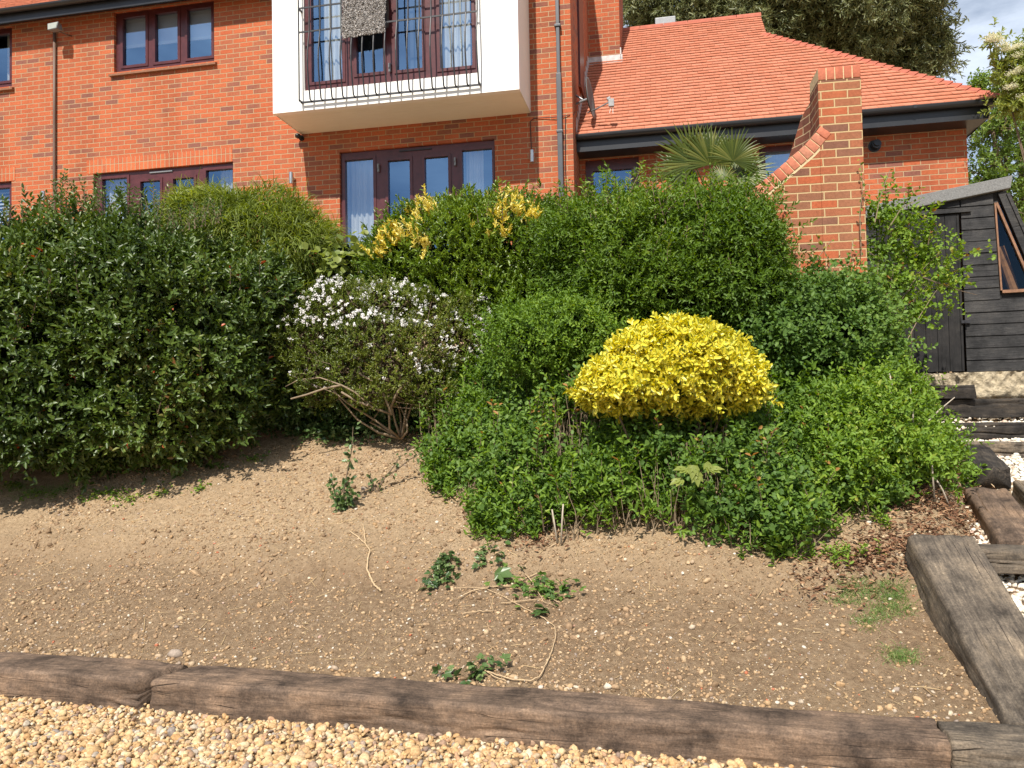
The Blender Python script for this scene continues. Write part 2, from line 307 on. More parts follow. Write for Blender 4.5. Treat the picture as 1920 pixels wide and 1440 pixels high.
# ------------------------------------------------------------------ terrain
PH = R_(11.3)
YB = lambda x: 4.08-.263*x                       # back line of the front sleepers
def seg_interp(v, xs, ys): return np.interp(v, xs, ys)
LINEX = ([3.4, 4.6, 5.2, 5.9, 6.25, 6.9, 8.2], [2.30, 2.52, 2.90, 3.22, 3.42, 3.72, 3.8])   # left edge of the stairs by y
STEPZ = ([3.3, 3.6, 4.8, 5.15, 5.9, 6.4, 6.95, 7.3, 7.8, 8.05, 8.3], [.02, .05, .42, .52, .80, .95, 1.10, 1.22, 1.38, 1.5, 1.62])
def zg(x, y):
    x = np.asarray(x, float); y = np.asarray(y, float)
    v = (y-YB(x))*.967
    e = 1.0+.10*np.sin(x*1.7+.6)+.05*np.sin(x*4.3)
    b = np.where(v > 0, .115+.33*np.minimum(v, e)+.85*np.clip(v-e, 0, .18)+.425*np.maximum(v-e-.18, 0), 0.0)
    b = np.minimum(b, 3.32)
    cap = 1.62+np.clip((2.9-x)*3, 0, 5)           # lower ground east of the garden wall
    b = np.where(y < 11, np.minimum(b, cap), b)
    b = np.where((x > 2.6) & (y >= 8.6), np.minimum(3.32, 1.62+(y-8.6)*1.1), b)
    b = np.where(y >= 8.25, np.minimum(b, 1.62+np.clip((5.9-x)*3, 0, 5)), b)
    sx = np.interp(y, *LINEX); sz = np.interp(y, *STEPZ)
    dl = np.clip(sx-x, 0, 9); b = np.where((y > 4.3) & (y < 8.3), np.minimum(b, sz+.16+.95*dl), b)
    b = np.where((x > sx+.05) & (y < 8.25) & (y > 3.3), np.minimum(b, sz), b)
    return b
def zgn(x, y):
    x = np.asarray(x, float); y = np.asarray(y, float); P = np.stack([x, y], -1); v = (y-YB(x))
    k = np.clip(v*3, 0, 1)*np.where(x > np.interp(y, *LINEX), 0, 1)
    return zg(x, y)+k*(.03*fbm(P, 3, 3, 1.6)+.013*fbm(P, 5, 3, 9)+.010*np.abs(fbm(P, 6, 3, 38))+.006*np.abs(fbm(P, 8, 2, 83)))
def G(px, py):
    d = ray(px, py); t = np.arange(2.5, 14, .01); P = cC+t[:, None]*d; h = P[:, 2]-zg(P[:, 0], P[:, 1])
    i = np.argmax(h < 0); return P[i]
def grid(x0, x1, y0, y1, st):
    xs = np.arange(x0, x1+st/2, st); ys = np.arange(y0, y1+st/2, st); X, Y = np.meshgrid(xs, ys)
    nx, ny = len(xs), len(ys); i = np.arange(nx*ny).reshape(ny, nx)
    F = np.stack([i[:-1, :-1], i[:-1, 1:], i[1:, 1:], i[1:, :-1]], -1).reshape(-1, 4)
    return X.ravel(), Y.ravel(), F
X, Y, F = grid(-5.2, 4.0, 3.2, 7.9, .016)
mesh_np('soil_bank', np.stack([X, Y, zgn(X, Y)], 1), F, mat=M['soil'], smooth=True, kind='structure')
# coarser ground everywhere else, one sheet to the horizon with a hole under the fine patch
xs = np.concatenate([[-400, -120, -40, -14], np.arange(-9, 9.01, .3), [14, 40, 120, 400]]); ys = np.concatenate([[-300, -80, -20, -6], np.arange(-2, 13.01, .3), [16, 24, 40, 120, 400]])
Xg, Yg = np.meshgrid(xs, ys); Zg = zg(Xg, Yg)-.03
inside = (Xg > -5.1) & (Xg < 3.95) & (Yg > 3.3) & (Yg < 7.6); Zg = Zg-np.where(inside, .35, 0)
i = np.arange(Xg.size).reshape(Xg.shape); Fg = np.stack([i[:-1, :-1], i[:-1, 1:], i[1:, 1:], i[1:, :-1]], -1).reshape(-1, 4)
mesh_np('ground', np.stack([Xg.ravel(), Yg.ravel(), Zg.ravel()], 1), Fg, mat=M['soil'], smooth=False, kind='structure')

# ------------------------------------------------------------------ pebbles
def ico(sub):
    bm = bmesh.new(); bmesh.ops.create_icosphere(bm, subdivisions=sub, radius=1)
    v = np.array([q.co[:] for q in bm.verts]); f = np.array([[q.index for q in t.verts] for t in bm.faces]); bm.free(); return v, f
ICO = {1: ico(1), 2: ico(2)}
def rot_rand(n, tilt=1.0):
    a = RNG.uniform(0, 2*np.pi, n); b = RNG.normal(0, .5*tilt, n); c = RNG.normal(0, .5*tilt, n)
    ca, sa, cb, sb, cc, sc = np.cos(a), np.sin(a), np.cos(b), np.sin(b), np.cos(c), np.sin(c); z = np.zeros(n); o = np.ones(n)
    Rz = np.stack([ca, -sa, z, sa, ca, z, z, z, o], -1).reshape(n, 3, 3); Ry = np.stack([cb, z, sb, z, o, z, -sb, z, cb], -1).reshape(n, 3, 3)
    Rx = np.stack([o, z, z, z, cc, -sc, z, sc, cc], -1).reshape(n, 3, 3); return Rx@Ry@Rz
def pebbles(name, pos, size, mat, sub=2, rough=.16, flat=(.55, .8), tilt=1.0, **k):
    v, f = ICO[sub]; n = len(pos); nv = len(v)
    vv = np.repeat(v[None], n, 0)
    for q in range(3):                                 # random facet cuts give chipped pebbles
        d = RNG.normal(size=(n, 3)); d /= np.linalg.norm(d, axis=1)[:, None]; h = np.einsum('nvk,nk->nv', vv, d); lim = RNG.uniform(.45, .85, n)[:, None]
        vv = vv-np.maximum(h-lim, 0)[:, :, None]*d[:, None, :]*.9
    vv = vv*(1+RNG.normal(0, rough*.35, (n, nv, 1)))
    s = np.stack([size*RNG.uniform(.85, 1.35, n), size*RNG.uniform(.7, 1.0, n), size*RNG.uniform(*flat, n)], 1)
    vv = np.einsum('nij,nvj->nvi', rot_rand(n, tilt), vv*s[:, None, :])+pos[:, None, :]
    F3 = (f[None]+np.arange(n)[:, None, None]*nv).reshape(-1, 3)
    return mesh_np(name, vv.reshape(-1, 3), F3=F3, mat=mat, smooth=(sub == 2), attrs={'v': np.repeat(RNG.uniform(0, 1, n), nv)}, **k)
M['gravel'] = attr_mat('golden_gravel', [(0, (.50, .31, .14)), (.14, (.60, .43, .23)), (.28, (.42, .24, .10)), (.42, (.62, .48, .29)), (.55, (.54, .34, .16)), (.68, (.36, .23, .12)), (.78, (.66, .55, .38)), (.86, (.26, .22, .19)), (.93, (.48, .28, .15)), (1, (.20, .15, .12))], .75, .25, .28, 110)
M['whitegravel'] = attr_mat('white_gravel', [(0, (.80, .74, .62)), (.4, (.68, .60, .47)), (.7, (.85, .81, .73)), (.9, (.55, .45, .34)), (1, (.62, .42, .32))], .6, .4, .15, 90)
M['stone'] = attr_mat('soil_stones', [(0, (.38, .24, .12)), (.25, (.46, .31, .17)), (.5, (.32, .20, .105)), (.7, (.54, .39, .23)), (.82, (.28, .22, .18)), (.93, (.54, .44, .31)), (.985, (.66, .61, .52)), (.99, (.42, .15, .08)), (1, (.42, .14, .07))], .8, .3, .2, 90)
def yfront(x): return YB(x)-.29
n = 24000
px_ = RNG.uniform(-3.2, 2.3, n); yf = yfront(px_)+.05; py_ = yf-RNG.uniform(0, 1, n)**.9*1.25
keep = (py_ > 2.75); px_, py_ = px_[keep], py_[keep]
pebbles('gravel', np.stack([px_, py_, RNG.uniform(-.012, .014, len(px_))], 1), RNG.gamma(5, .0108/5, len(px_))+.0035, M['gravel'], 2, .22, label='loose golden gravel of the drive in front of the sleepers', kind='stuff')
X, Y, F = grid(-7, 7, -6, 4.9, .1)
mesh_np('gravel_drive', np.stack([X, Y, np.full(len(X), -.012)], 1), F, mat=simple('gravel_bed', (.40, .27, .14), .9, .4, 60, bump=.01), kind='structure')
# scattered stones on the soil
n = 25000
sx = RNG.uniform(-4.0, 2.9, n); sy = YB(sx)+RNG.uniform(0, 1, n)**1.25*3.4
k_ = (sy < 7.5) & (sx < np.interp(sy, *LINEX)-.03); sx, sy = sx[k_], sy[k_]
near = (sy-YB(sx)) < .12
sz = np.minimum(RNG.gamma(2.0, .0021, len(sx))+.002, .03)*(1+.8*near*RNG.uniform(0, 1, len(sx)))
pebbles('scattered_stones', np.stack([sx, sy, zgn(sx, sy)+sz*.15], 1), sz, M['stone'], 1, .3, tilt=.6, label='small flint and gravel stones littering the bare soil bank', kind='stuff')

n = 16000
cx_ = RNG.uniform(-4.0, 2.9, n); cy_ = YB(cx_)+RNG.uniform(0, 1, n)**1.1*3.4; k_ = (cy_ < 7.6) & (cx_ < np.interp(cy_, *LINEX)-.03) & (fbm(np.stack([cx_, cy_], 1), 55, 3, 2.2) > -.35+RNG.uniform(0, .5, n)-.25); cx_, cy_ = cx_[k_], cy_[k_]
cs_ = np.minimum(RNG.gamma(2.2, .0030, len(cx_))+.003, .035)
pebbles('soil_crumbs', np.stack([cx_, cy_, zgn(cx_, cy_)+cs_*.1], 1), cs_, attr_mat('soil_crumb', [(0, (.18, .12, .07)), (.5, (.30, .20, .12)), (.85, (.42, .29, .17)), (1, (.50, .37, .23))], .95, .1, .3, 60), 1, .5, flat=(.5, .9), label='crumbled clods of dry earth lying over the bare bank', kind='stuff')

# ------------------------------------------------------------------ sleepers (weathered railway timbers)
M['sleeper'] = wood_mat('old_sleeper', (.085, .058, .040), (.165, .112, .078), (.28, .20, .14), axis=0)
M['sleeper_dark'] = wood_mat('tarred_sleeper', (.020, .018, .017), (.045, .038, .032), (.12, .095, .07), axis=0)
M['sleeper_grey'] = wood_mat('grey_sleeper', (.06, .05, .04), (.15, .12, .09), (.28, .225, .16), axis=0)
def sleeper(name, p0, p1, wdt, hgt, mat, label, mat_side=None, seed=0, skew0=0, skew1=0, rad=.028, group='railway sleepers', roll=0):
    """p0,p1: centre of the top face at both ends; local x runs along the timber"""
    p0, p1 = Vector(p0), Vector(p1); d = p1-p0; ln = d.length; x = d.normalized(); z = Vector((0, 0, 1)); y = z.cross(x).normalized(); z = x.cross(y)
    if roll: q = Matrix.Rotation(roll, 3, x); y = q@y; z = q@z
    n = max(20, int(ln/.014)); cs = []
    def arc(cx, cy, a0, a1, k=4): return [(cx+rad*math.cos(a0+(a1-a0)*i/k), cy+rad*math.sin(a0+(a1-a0)*i/k)) for i in range(k+1)]
    hw = wdt/2; pi = math.pi
    def ln_(a, b, m): return [(a[0]+(b[0]-a[0])*i/m, a[1]+(b[1]-a[1])*i/m) for i in range(1, m)]
    c1 = arc(hw-rad, -rad, 0, pi/2); c2 = arc(-hw+rad, -rad, pi/2, pi); c3 = [(-hw, -hgt)]; c4 = [(hw, -hgt)]
    cs = c1+ln_(c1[-1], c2[0], 30)+c2+ln_(c2[-1], c3[0], 18)+c3+ln_(c3[0], c4[0], 4)+c4+ln_(c4[0], c1[0], 18)
    cs = np.array(cs); m = len(cs); T = np.linspace(0, 1, n)
    V = np.zeros((n, m, 3)); V[:, :, 0] = T[:, None]*ln; V[:, :, 1] = cs[None, :, 0]; V[:, :, 2] = cs[None, :, 1]
    V[:, :, 0] += (skew0*(1-T)**6+skew1*T**6)[:, None]*(cs[None, :, 0]/hw)
    Q = V.copy(); Q[..., 0] *= .35
    dd = .009*fbm(Q, seed, 3, 9)+.005*fbm(Q, seed+1, 3, 38)-.012*np.clip(fbm(Q*[1, 1, 1], seed+2, 2, 16)-.55, 0, 1)/.45
    rg = np.random.default_rng(seed+500); ar = np.arange(m); top_n = 5+30+5+18
    for q in range(int(5+ln*5)):
        c0 = rg.uniform(0, top_n); t0 = rg.uniform(-.05, 1); L0 = rg.uniform(.12, .7)/ln; sl_ = rg.normal(0, 5)
        tt = (T-t0)/L0; on_ = np.where((tt > 0) & (tt < 1), np.sin(np.pi*np.clip(tt, 0, 1))**.5, 0); path = c0+sl_*tt*L0*ln*.5+1.2*np.sin(T*ln*9+q)
        dd -= rg.uniform(.006, .022)*on_[:, None]*np.exp(-((ar[None]-path[:, None])/rg.uniform(.5, .9))**2)
    nrm = np.stack([np.zeros(m), cs[:, 0]/hw, np.clip((cs[:, 1]+hgt/2)/(hgt/2), -1, 1)], 1); nrm /= np.linalg.norm(nrm, axis=1)[:, None]+1e-6
    V += dd[..., None]*nrm[None]
    V[0, :, 0] += .008*fbm(V[0]*[0, 1, 1], seed+3, 2, 30); V[-1, :, 0] += .008*fbm(V[-1]*[0, 1, 1], seed+4, 2, 30)
    i = np.arange(n*m).reshape(n, m); j = np.roll(i, -1, 1)
    F = np.stack([i[:-1], i[1:], j[1:], j[:-1]], -1).reshape(-1, 4)
    verts = V.reshape(-1, 3); c0 = len(verts); verts = np.vstack([verts, V[0].mean(0), V[-1].mean(0)])
    F3 = [(c0, i[0, (k+1) % m], i[0, k]) for k in range(m)][::-1]; F3 = [(c0, i[0, k], i[0, (k+1) % m]) for k in range(m)]+[(c0+1, i[-1, (k+1) % m], i[-1, k]) for k in range(m)]
    o = mesh_np(name, verts, F, F3, mat, smooth=True, label=label, cat='railway sleeper', group=group)
    o.matrix_world = Matrix(((x.x, y.x, z.x, p0.x), (x.y, y.y, z.y, p0.y), (x.z, y.z, z.z, p0.z), (0, 0, 0, 1)))
    return o
def fs(x, dz=0): return (x, YB(x)-.145, .165+dz)
GS = 'sleepers edging the gravel drive'
sleeper('railway_sleeper', fs(-4.6), fs(-1.945), .285, .22, M['sleeper'], 'brown sleeper edging the gravel, left of the dark jagged gap', seed=2, skew1=.06, rad=.03, group=GS)
sleeper('railway_sleeper', fs(-1.86), fs(1.80), .285, .22, M['sleeper'], 'longest brown sleeper edging the gravel, running right from the jagged gap', seed=9, skew0=.06, rad=.03, group=GS)
sleeper('railway_sleeper', fs(1.812), fs(3.4), .285, .22, M['sleeper_grey'], 'pale brown sleeper at the bottom right corner, past the thin end crack', seed=15, skew0=.0, rad=.045, group=GS)
GT = 'sleepers of the garden stairs'
def mid(a, b): return (np.array(a)+np.array(b))/2
bf = mid(at(1706, 1000, 4.62), at(1827, 1008, 4.62)); bn = at(1893, 1362, 3.48)+np.array([.19, 0, 0])
sleeper('railway_sleeper', bn, bf, .36, .25, M['sleeper_grey'], 'wide grey sleeper lying down the slope beside the bare soil, cracked at its lower end', seed=21, rad=.03, group=GT)
sleeper('railway_sleeper', at(1815, 1025, 4.93)+[0, .05, 0], at(2080, 1030, 4.85), .25, .14, M['sleeper_grey'], 'grey sleeper laid across the stairs at the top end of the wide sloping one', seed=25, rad=.02, group=GT)
sleeper('railway_sleeper', mid(at(1880, 1013, 5.1), at(1962, 1013, 5.1)), mid(at(1808, 913, 5.95), at(1890, 916, 5.95)), .29, .24, M['sleeper'], 'reddish brown sleeper with a long split, sloping down beside the dead stems', seed=31, rad=.03, group=GT)
sleeper('railway_sleeper', mid(at(1834, 877, 6.15), at(1891, 875, 6.15)), mid(at(1797, 834, 6.9), at(1851, 836, 6.9)), .235, .17, M['sleeper_dark'], 'short dark sleeper block with its square end facing the drive', seed=35, rad=.015, group=GT)
sleeper('railway_sleeper', at(1780, 828, 6.98), at(2080, 828, 6.95), .2, .15, M['sleeper_grey'], 'lowest of the parallel step sleepers, just behind the square ended block', seed=41, rad=.015, group=GT)
sleeper('railway_sleeper', at(1758, 793, 7.44), at(2080, 793, 7.4), .2, .15, M['sleeper_dark'], 'middle dark step sleeper between two strips of white gravel', seed=45, rad=.015, group=GT)
sleeper('railway_sleeper', at(1700, 750, 7.9), at(2080, 747, 7.86), .2, .18, M['sleeper_dark'], 'upper dark step sleeper right under the pale concrete base', seed=49, rad=.015, group=GT)
sleeper('railway_sleeper', at(1690, 724, 7.86), at(1819, 722, 7.83), .2, .135, M['sleeper_dark'], 'short dark sleeper against the left half of the concrete base', seed=53, rad=.012, group=GT)
sleeper('railway_sleeper', mid(at(1897, 903, 5.95), at(1960, 900, 5.95)), mid(at(1930, 940, 5.6), at(2010, 940, 5.6)), .2, .14, M['sleeper_grey'], 'pale grey timber block in the white gravel at the right edge', seed=57, rad=.015, group=GT)
# white gravel of the stairs
n = 15000
wy = RNG.uniform(3.5, 7.85, n); wx = np.interp(wy, *LINEX)+RNG.uniform(.0, 1, n)**1.1*2.4
k_ = (np.abs(wx/wy) < .75); wx, wy = wx[k_], wy[k_]
wz = np.interp(wy, *STEPZ)
# treads: almost level between the cross sleepers
edges = [3.5, 4.87, 6.9, 7.34, 7.8]
for a, b in zip(edges[:-1], edges[1:]):
    za, zb = np.interp([a, b], *STEPZ)
    mk = (wy >= a) & (wy < b); f_ = (wy[mk]-a)/(b-a); wz[mk] = za+(zb-za)*(.55+.2*f_ if b > 7 else f_)
pebbles('stair_gravel', np.stack([wx, wy, wz+RNG.uniform(-.005, .022, len(wx))], 1), RNG.gamma(9, .0135/9, len(wx))+.004, M['whitegravel'], 2, label='white gravel filling the treads of the sleeper stairs', kind='stuff')

# ------------------------------------------------------------------ house
O = at(1073.5, 205, 11.2)
house = empty('brick_house', (O[0], O[1], 0), -PH, label='orange brick house with a white upper bay, maroon frames and red tiled wing', cat='house')
HM = Matrix.Translation((O[0], O[1], 0))@Matrix.Rotation(-PH, 4, 'Z')
def hl(s, y, z): return HM@Vector((s, y, z))
def fac(px, py, y=0):
    """pixel -> (s, z) on the house plane local y"""
    u = np.array([math.cos(PH), -math.sin(PH), 0]); nn = np.array([math.sin(PH), math.cos(PH), 0]); o = np.array([O[0], O[1], 0])+nn*y
    d = ray(px, py); t = np.dot(o-cC, nn)/np.dot(d, nn); P = cC+t*d; return float(np.dot(P-o, u)), float(P[2])
def holed(mb, s0, s1, z0, z1, holes, y0, th, skip_outer=False):
    xs = sorted({s0, s1, *[h[0] for h in holes], *[h[1] for h in holes]}); zs = sorted({z0, z1, *[h[2] for h in holes], *[h[3] for h in holes]})
    xs = [x for x in xs if s0 <= x <= s1]; zs = [z for z in zs if z0 <= z <= z1]
    def solid(i, j):
        if i < 0 or j < 0 or i >= len(xs)-1 or j >= len(zs)-1: return False
        cx, cz = (xs[i]+xs[i+1])/2, (zs[j]+zs[j+1])/2
        return not any(h[0] < cx < h[1] and h[2] < cz < h[3] for h in holes)
    y1 = y0+th
    for i in range(len(xs)-1):
        for j in range(len(zs)-1):
            if not solid(i, j): continue
            a, b, c, d = xs[i], xs[i+1], zs[j], zs[j+1]
            mb.poly([(a, y0, c), (b, y0, c), (b, y0, d), (a, y0, d)], [(0, 1, 2, 3)])
            mb.poly([(a, y1, c), (a, y1, d), (b, y1, d), (b, y1, c)], [(0, 1, 2, 3)])
            if not solid(i-1, j): mb.poly([(a, y0, c), (a, y0, d), (a, y1, d), (a, y1, c)], [(0, 1, 2, 3)])
            if not solid(i+1, j): mb.poly([(b, y0, c), (b, y1, c), (b, y1, d), (b, y0, d)], [(0, 1, 2, 3)])
            if not solid(i, j-1): mb.poly([(a, y0, c), (a, y1, c), (b, y1, c), (b, y0, c)], [(0, 1, 2, 3)])
            if not solid(i, j+1): mb.poly([(a, y0, d), (b, y0, d), (b, y1, d), (a, y1, d)], [(0, 1, 2, 3)])
def strip_sheet(mb, s0, s1, z0, z1, y, amp, per, ph=0, n=None):
    n = n or int((s1-s0)/.008); b = len(mb.v)
    for i in range(n+1):
        s = s0+(s1-s0)*i/n; yy = y+amp*math.sin(2*math.pi*s/per+ph+.9*math.sin(s*17))
        mb.v += [(s, yy, z0), (s, yy, z1)]
    mb.f += [(b+2*i, b+2*i+2, b+2*i+3, b+2*i+1) for i in range(n)]
def window(name, outer, panes, y0, handles=(), curtains=(), blinds=None, sill=False, bars=0, label=None, th=.06):
    s0, s1, z0, z1 = outer; mb = MB(); holed(mb, s0+.003, s1-.003, z0+.003, z1-.003, panes, y0, th)
    for (a, b, c, d) in panes:                       # raised sash bead round each pane
        wv = .042; inner = .008; q = MB
        if (b-a) < 1:
            x0, x1, y_0, y_1 = a-wv, b+wv, c-wv, d+wv
            x0 = max(x0, s0+.02); x1 = min(x1, s1-.02); y_1 = min(y_1, z1-.02); y_0 = max(y_0, z0+.02)
            mb.box(x0, a, y0-.014, y0-.001, y_0, y_1); mb.box(b, x1, y0-.014, y0-.001, y_0, y_1)
            mb.box(a+.0005, b-.0005, y0-.0142, y0-.001, d, y_1); mb.box(a+.0005, b-.0005, y0-.0142, y0-.001, y_0, c)
    w_ = mb.build(name, M['upvc'], house, bevel=0, label=label)
    for (a, b, c, d) in panes:
        g = MB(); g.poly([(a, y0+.03, c), (b, y0+.03, c), (b, y0+.03, d), (a, y0+.03, d)], [(0, 1, 2, 3)]); g.build('pane', M['glass'], w_)
    for (a, b, c, d, ph) in curtains:
        g = MB(); strip_sheet(g, a, b, c, d, y0+.16, .018, .085, ph); g.build('curtain', M['curtain'], w_, smooth=True)
    if blinds:
        for (a, b, c, d) in blinds:
            g = MB(); g.box(a, b, y0+.1, y0+.106, c+.05, d); g.build('blind', M['blind'], w_)
            g = MB(); g.box(a, b, y0+.092, y0+.112, c, c+.05); g.build('blind_rail', M['white'], w_)
    for (a, c) in handles:
        g = MB(); g.box(a-.014, a+.014, y0-.045, y0-.015, c-.06, c+.06); g.box(a-.012, a+.012, y0-.06, y0-.046, c-.01, c+.05)
        g.build('handle', M['greymetal'], w_, bevel=.004)
    if sill:
        g = MB(); g.poly([(s0-.06, -.055, z0-.075), (s1+.05, -.055, z0-.075), (s1+.05, y0+.01, z0-.075), (s0-.06, y0+.01, z0-.075), (s0-.06, -.055, z0-.045), (s1+.05, -.055, z0-.045), (s1+.05, y0+.01, z0-.002), (s0-.06, y0+.01, z0-.002)], [(0,3,2,1),(4,5,6,7),(0,1,5,4),(1,2,6,5),(2,3,7,6),(3,0,4,7)])
        g.build('sill', simple('clay_sill', (.22, .095, .045), .7, .25, 20), w_)
    return w_
EAVE = 8.13
W_up = (-7.36, -5.59, 7.11, 8.09); W_gl = (-7.74, -5.28, 3.42, 5.50); W_gr = (-3.53, -1.14, 3.42, 5.50)
W_fl = (-11.0, -9.27, 7.08, 8.09); W_fg = (-11.4, -9.27, 3.42, 5.50)
mb = MB(); holed(mb, -13, -.001, 2.9, EAVE, [W_up, W_gl, W_gr, W_fl, W_fg], 0, .12)
mb.build('wall', M['brick'], house, label='orange brick front wall')
mb = MB(); mb.box(-4.45, -.001, .001, .12, EAVE+.001, 9.6); mb.build('upper_wall', M['brick'], house)
window('window', W_up, [(-7.23, -6.82, 7.22, 8.0), (-6.65, -6.25, 7.22, 8.0), (-6.08, -5.66, 7.22, 8.0)], .05, blinds=[(-7.3, -6.75, 7.55, 8.06), (-6.7, -6.2, 7.55, 8.06), (-6.13, -5.62, 7.55, 8.06)], sill=True, label='three light upper window with half lowered blinds')
window('window', W_fl, [(-10.8, -10.2, 7.2, 8.0), (-9.9, -9.35, 7.2, 8.0)], .05, sill=True, curtains=[(-9.55, -9.3, 7.1, 8.05, 1)], label='upper window cut off by the left edge')
window('window', W_fg, [(-10.8, -10.2, 3.6, 5.41), (-9.95, -9.34, 3.6, 5.41)], .05, label='ground floor window at the left edge with slatted blind',)
g = MB()
for k in range(30): g.poly([(-9.98, .16, 3.55+k*.062), (-9.32, .16, 3.55+k*.062), (-9.32, .19, 3.59+k*.062), (-9.98, .19, 3.59+k*.062)], [(0, 1, 2, 3)])
g.build('slatted_blind', M['white'], house)
window('patio_doors', W_gl, [(-7.61, -7.16, 3.55, 5.41), (-6.92, -6.57, 3.58, 5.32), (-6.34, -5.98, 3.58, 5.32), (-5.77, -5.31, 3.55, 5.41)], .05, curtains=[(-7.66, -7.22, 3.45, 5.46, 0), (-5.62, -5.34, 3.45, 5.46, 2)], label='patio doors on the left behind the dark shrub')
window('patio_doors', W_gr, [(-3.46, -3.01, 3.55, 5.38), (-2.78, -2.44, 3.58, 5.32), (-2.21, -1.85, 3.58, 5.32), (-1.64, -1.19, 3.55, 5.38)], .05, handles=[(-2.92, 5.22), (-1.74, 5.22), (-2.9, 4.3)], curtains=[(-3.5, -3.03, 3.45, 5.46, .5), (-1.62, -1.36, 3.45, 5.46, 2)], label='patio doors under the white bay')
g = MB(); g.box(-6.75, -6.35, .03, .05, 5.44, 5.458); g.build('trickle_vent', M['greymetal'], house)
g = MB(); g.box(-2.6, -2.1, .03, .05, 5.44, 5.458); g.build('trickle_vent', M['black'], house)
for (a, b) in ((-7.86, -5.29), (-11.5, -9.2)):
    g = MB(); g.box(a, b, -.004, .0, 5.502, 5.722); g.build('lintel', M['soldier'], house)
# rooms behind the windows, lining coloured near black in place of unlit depth
g = MB()
for (a, b, c, d, y) in ((-13, -.2, 3.3, 5.9, .125), (-13, -.2, 6.1, 9.4, .125), (.15, 5.2, 3.3, 5.6, .9)):
    g.poly([(a, y, c), (b, y, c), (b, 3.6, c), (a, 3.6, c), (a, y, d), (b, y, d), (b, 3.6, d), (a, 3.6, d)], [(0, 1, 2, 3), (7, 6, 5, 4), (2, 6, 7, 3), (1, 5, 6, 2), (0, 3, 7, 4)])
g.build('room_lining', M['dark_room'], house)
# side wall with a narrow slot window
mb = MB(); mb.box(-.0005, .0, .0, 6.0, 2.9, 9.9)
mb = MB(); mb.poly([(0, 0, 2.9), (0, 6.2, 2.9), (0, 6.2, 9.9), (0, 0, 9.9)], [(0, 1, 2, 3)]); mb.poly([(-.12, 6.2, 2.9), (-.12, 6.2, 9.9), (0, 6.2, 9.9), (0, 6.2, 2.9)], [(0, 1, 2, 3)])
mb.build('side_wall', M['brick_side'], house)
# main roof edge: fascia, gutter, soffit, tiles
g = MB(); g.box(-13, -4.2, -.30, -.275, 7.98, 8.14); g.box(-13, -4.2, -.272, -.001, 8.122, 8.14); g.build('fascia', M['black'], house)
g = MB(); pts = []
for k in range(9):
    a = math.pi*k/8; pts.append((-.36-.055*math.cos(a), 8.16-.06*math.sin(a)))
for i in range(8):
    (ya, za), (yb, zb) = pts[i], pts[i+1]; g.poly([(-13, ya, za), (-4.2, ya, za), (-4.2, yb, zb), (-13, yb, zb)], [(0, 1, 2, 3)])
g.build('gutter', M['black'], house, smooth=True)
def tiles(name, s_lo, s_hi, y0, z0, pitch, rows, parent, gauge=.124, tw=.165, right=None, left=None):
    """plain clay tiles, each a thin wedge; right(t)/left(t) clip the rows"""
    cp, sp = math.cos(pitch), math.sin(pitch); V = []; Fc = []; A = []
    for r in range(rows):
        t0 = r*gauge; hi = right(t0*cp) if right else s_hi; lo = left(t0*cp) if left else s_lo
        off = (r % 2)*tw/2; k = math.floor((lo-off)/tw)
        while k*tw+off < hi:
            a = max(k*tw+off+.0015, lo); b = min((k+1)*tw+off-.0015, hi); k += 1
            if b-a < .01: continue
            jz = random.uniform(-.002, .003); jl = random.uniform(-.003, .003)
            t1 = t0+gauge+.035; th = .028; b0 = len(V)
            for (s, t, h) in ((a, t0+jl, th+jz), (b, t0+jl, th+jz+random.uniform(-.0015, .0015)), (b, t1, .002), (a, t1, .002), (a, t0+jl, th+jz-.014), (b, t0+jl, th+jz-.014)):
                V.append((s, y0+t*cp-h*sp, z0+t*sp+h*cp))
            Fc += [(b0, b0+1, b0+2, b0+3), (b0+4, b0+5, b0+1, b0), (b0+4, b0, b0+3, b0+3)][:2]
            A += [random.random()]*6
    return mesh_np(name, V, Fc, mat=M['tile'], parent=parent, attrs={'v': A})
g = MB(); g.poly([(-13, -.30, 8.15), (-4.2, -.30, 8.15), (-4.2, 3.2, 11.0), (-13, 3.2, 11.0)], [(0, 1, 2, 3)]); rf = g.build('roof', M['hiptile'], house)
tiles('roof_tiles', -13, -4.2, -.34, 8.165, math.atan2(2.85, 3.5), 10, rf)
# ---- white bay
BO = .88; b0, b1 = -4.14, -.60; zb = 5.82
mb = MB(); holed(mb, b0, b1, zb, 8.9, [(-3.66, -1.17, 6.10, 8.95)], -BO, .1); bay = mb.build('bay', M['white'], house, label='white projecting upper bay')
g = MB()
g.poly([(b0+.0, -BO+.1, zb+.002), (b0, 0, zb+.002), (b0, 0, 8.9), (b0, -BO+.1, 8.9)], [(0, 1, 2, 3)])
g.poly([(b1, -BO+.1, zb+.002), (b1, -.001, zb+.002), (b1, -.001, 8.9), (b1, -BO+.1, 8.9)], [(0, 3, 2, 1)])
g.poly([(b0, -BO+.1, 8.9), (b1, -BO+.1, 8.9), (b1, 0, 8.9), (b0, 0, 8.9)], [(0, 1, 2, 3)])
g.build('bay_cheek', M['cream'], bay)
g = MB()
nb = 8
for k in range(nb):
    ya = -BO+.1+(BO-.1)*k/nb; yb = -BO+.1+(BO-.1)*(k+1)/nb-.004; g.box(b0+.012, b1-.012, ya, yb, zb+.004, zb+.02)
g.poly([(b0+.001, -BO+.1, zb+.012), (b1-.001, -BO+.1, zb+.012), (b1-.001, -.002, zb+.012), (b0+.001, -.002, zb+.012)], [(0, 3, 2, 1)])
g.build('bay_soffit', M['cream'], bay)
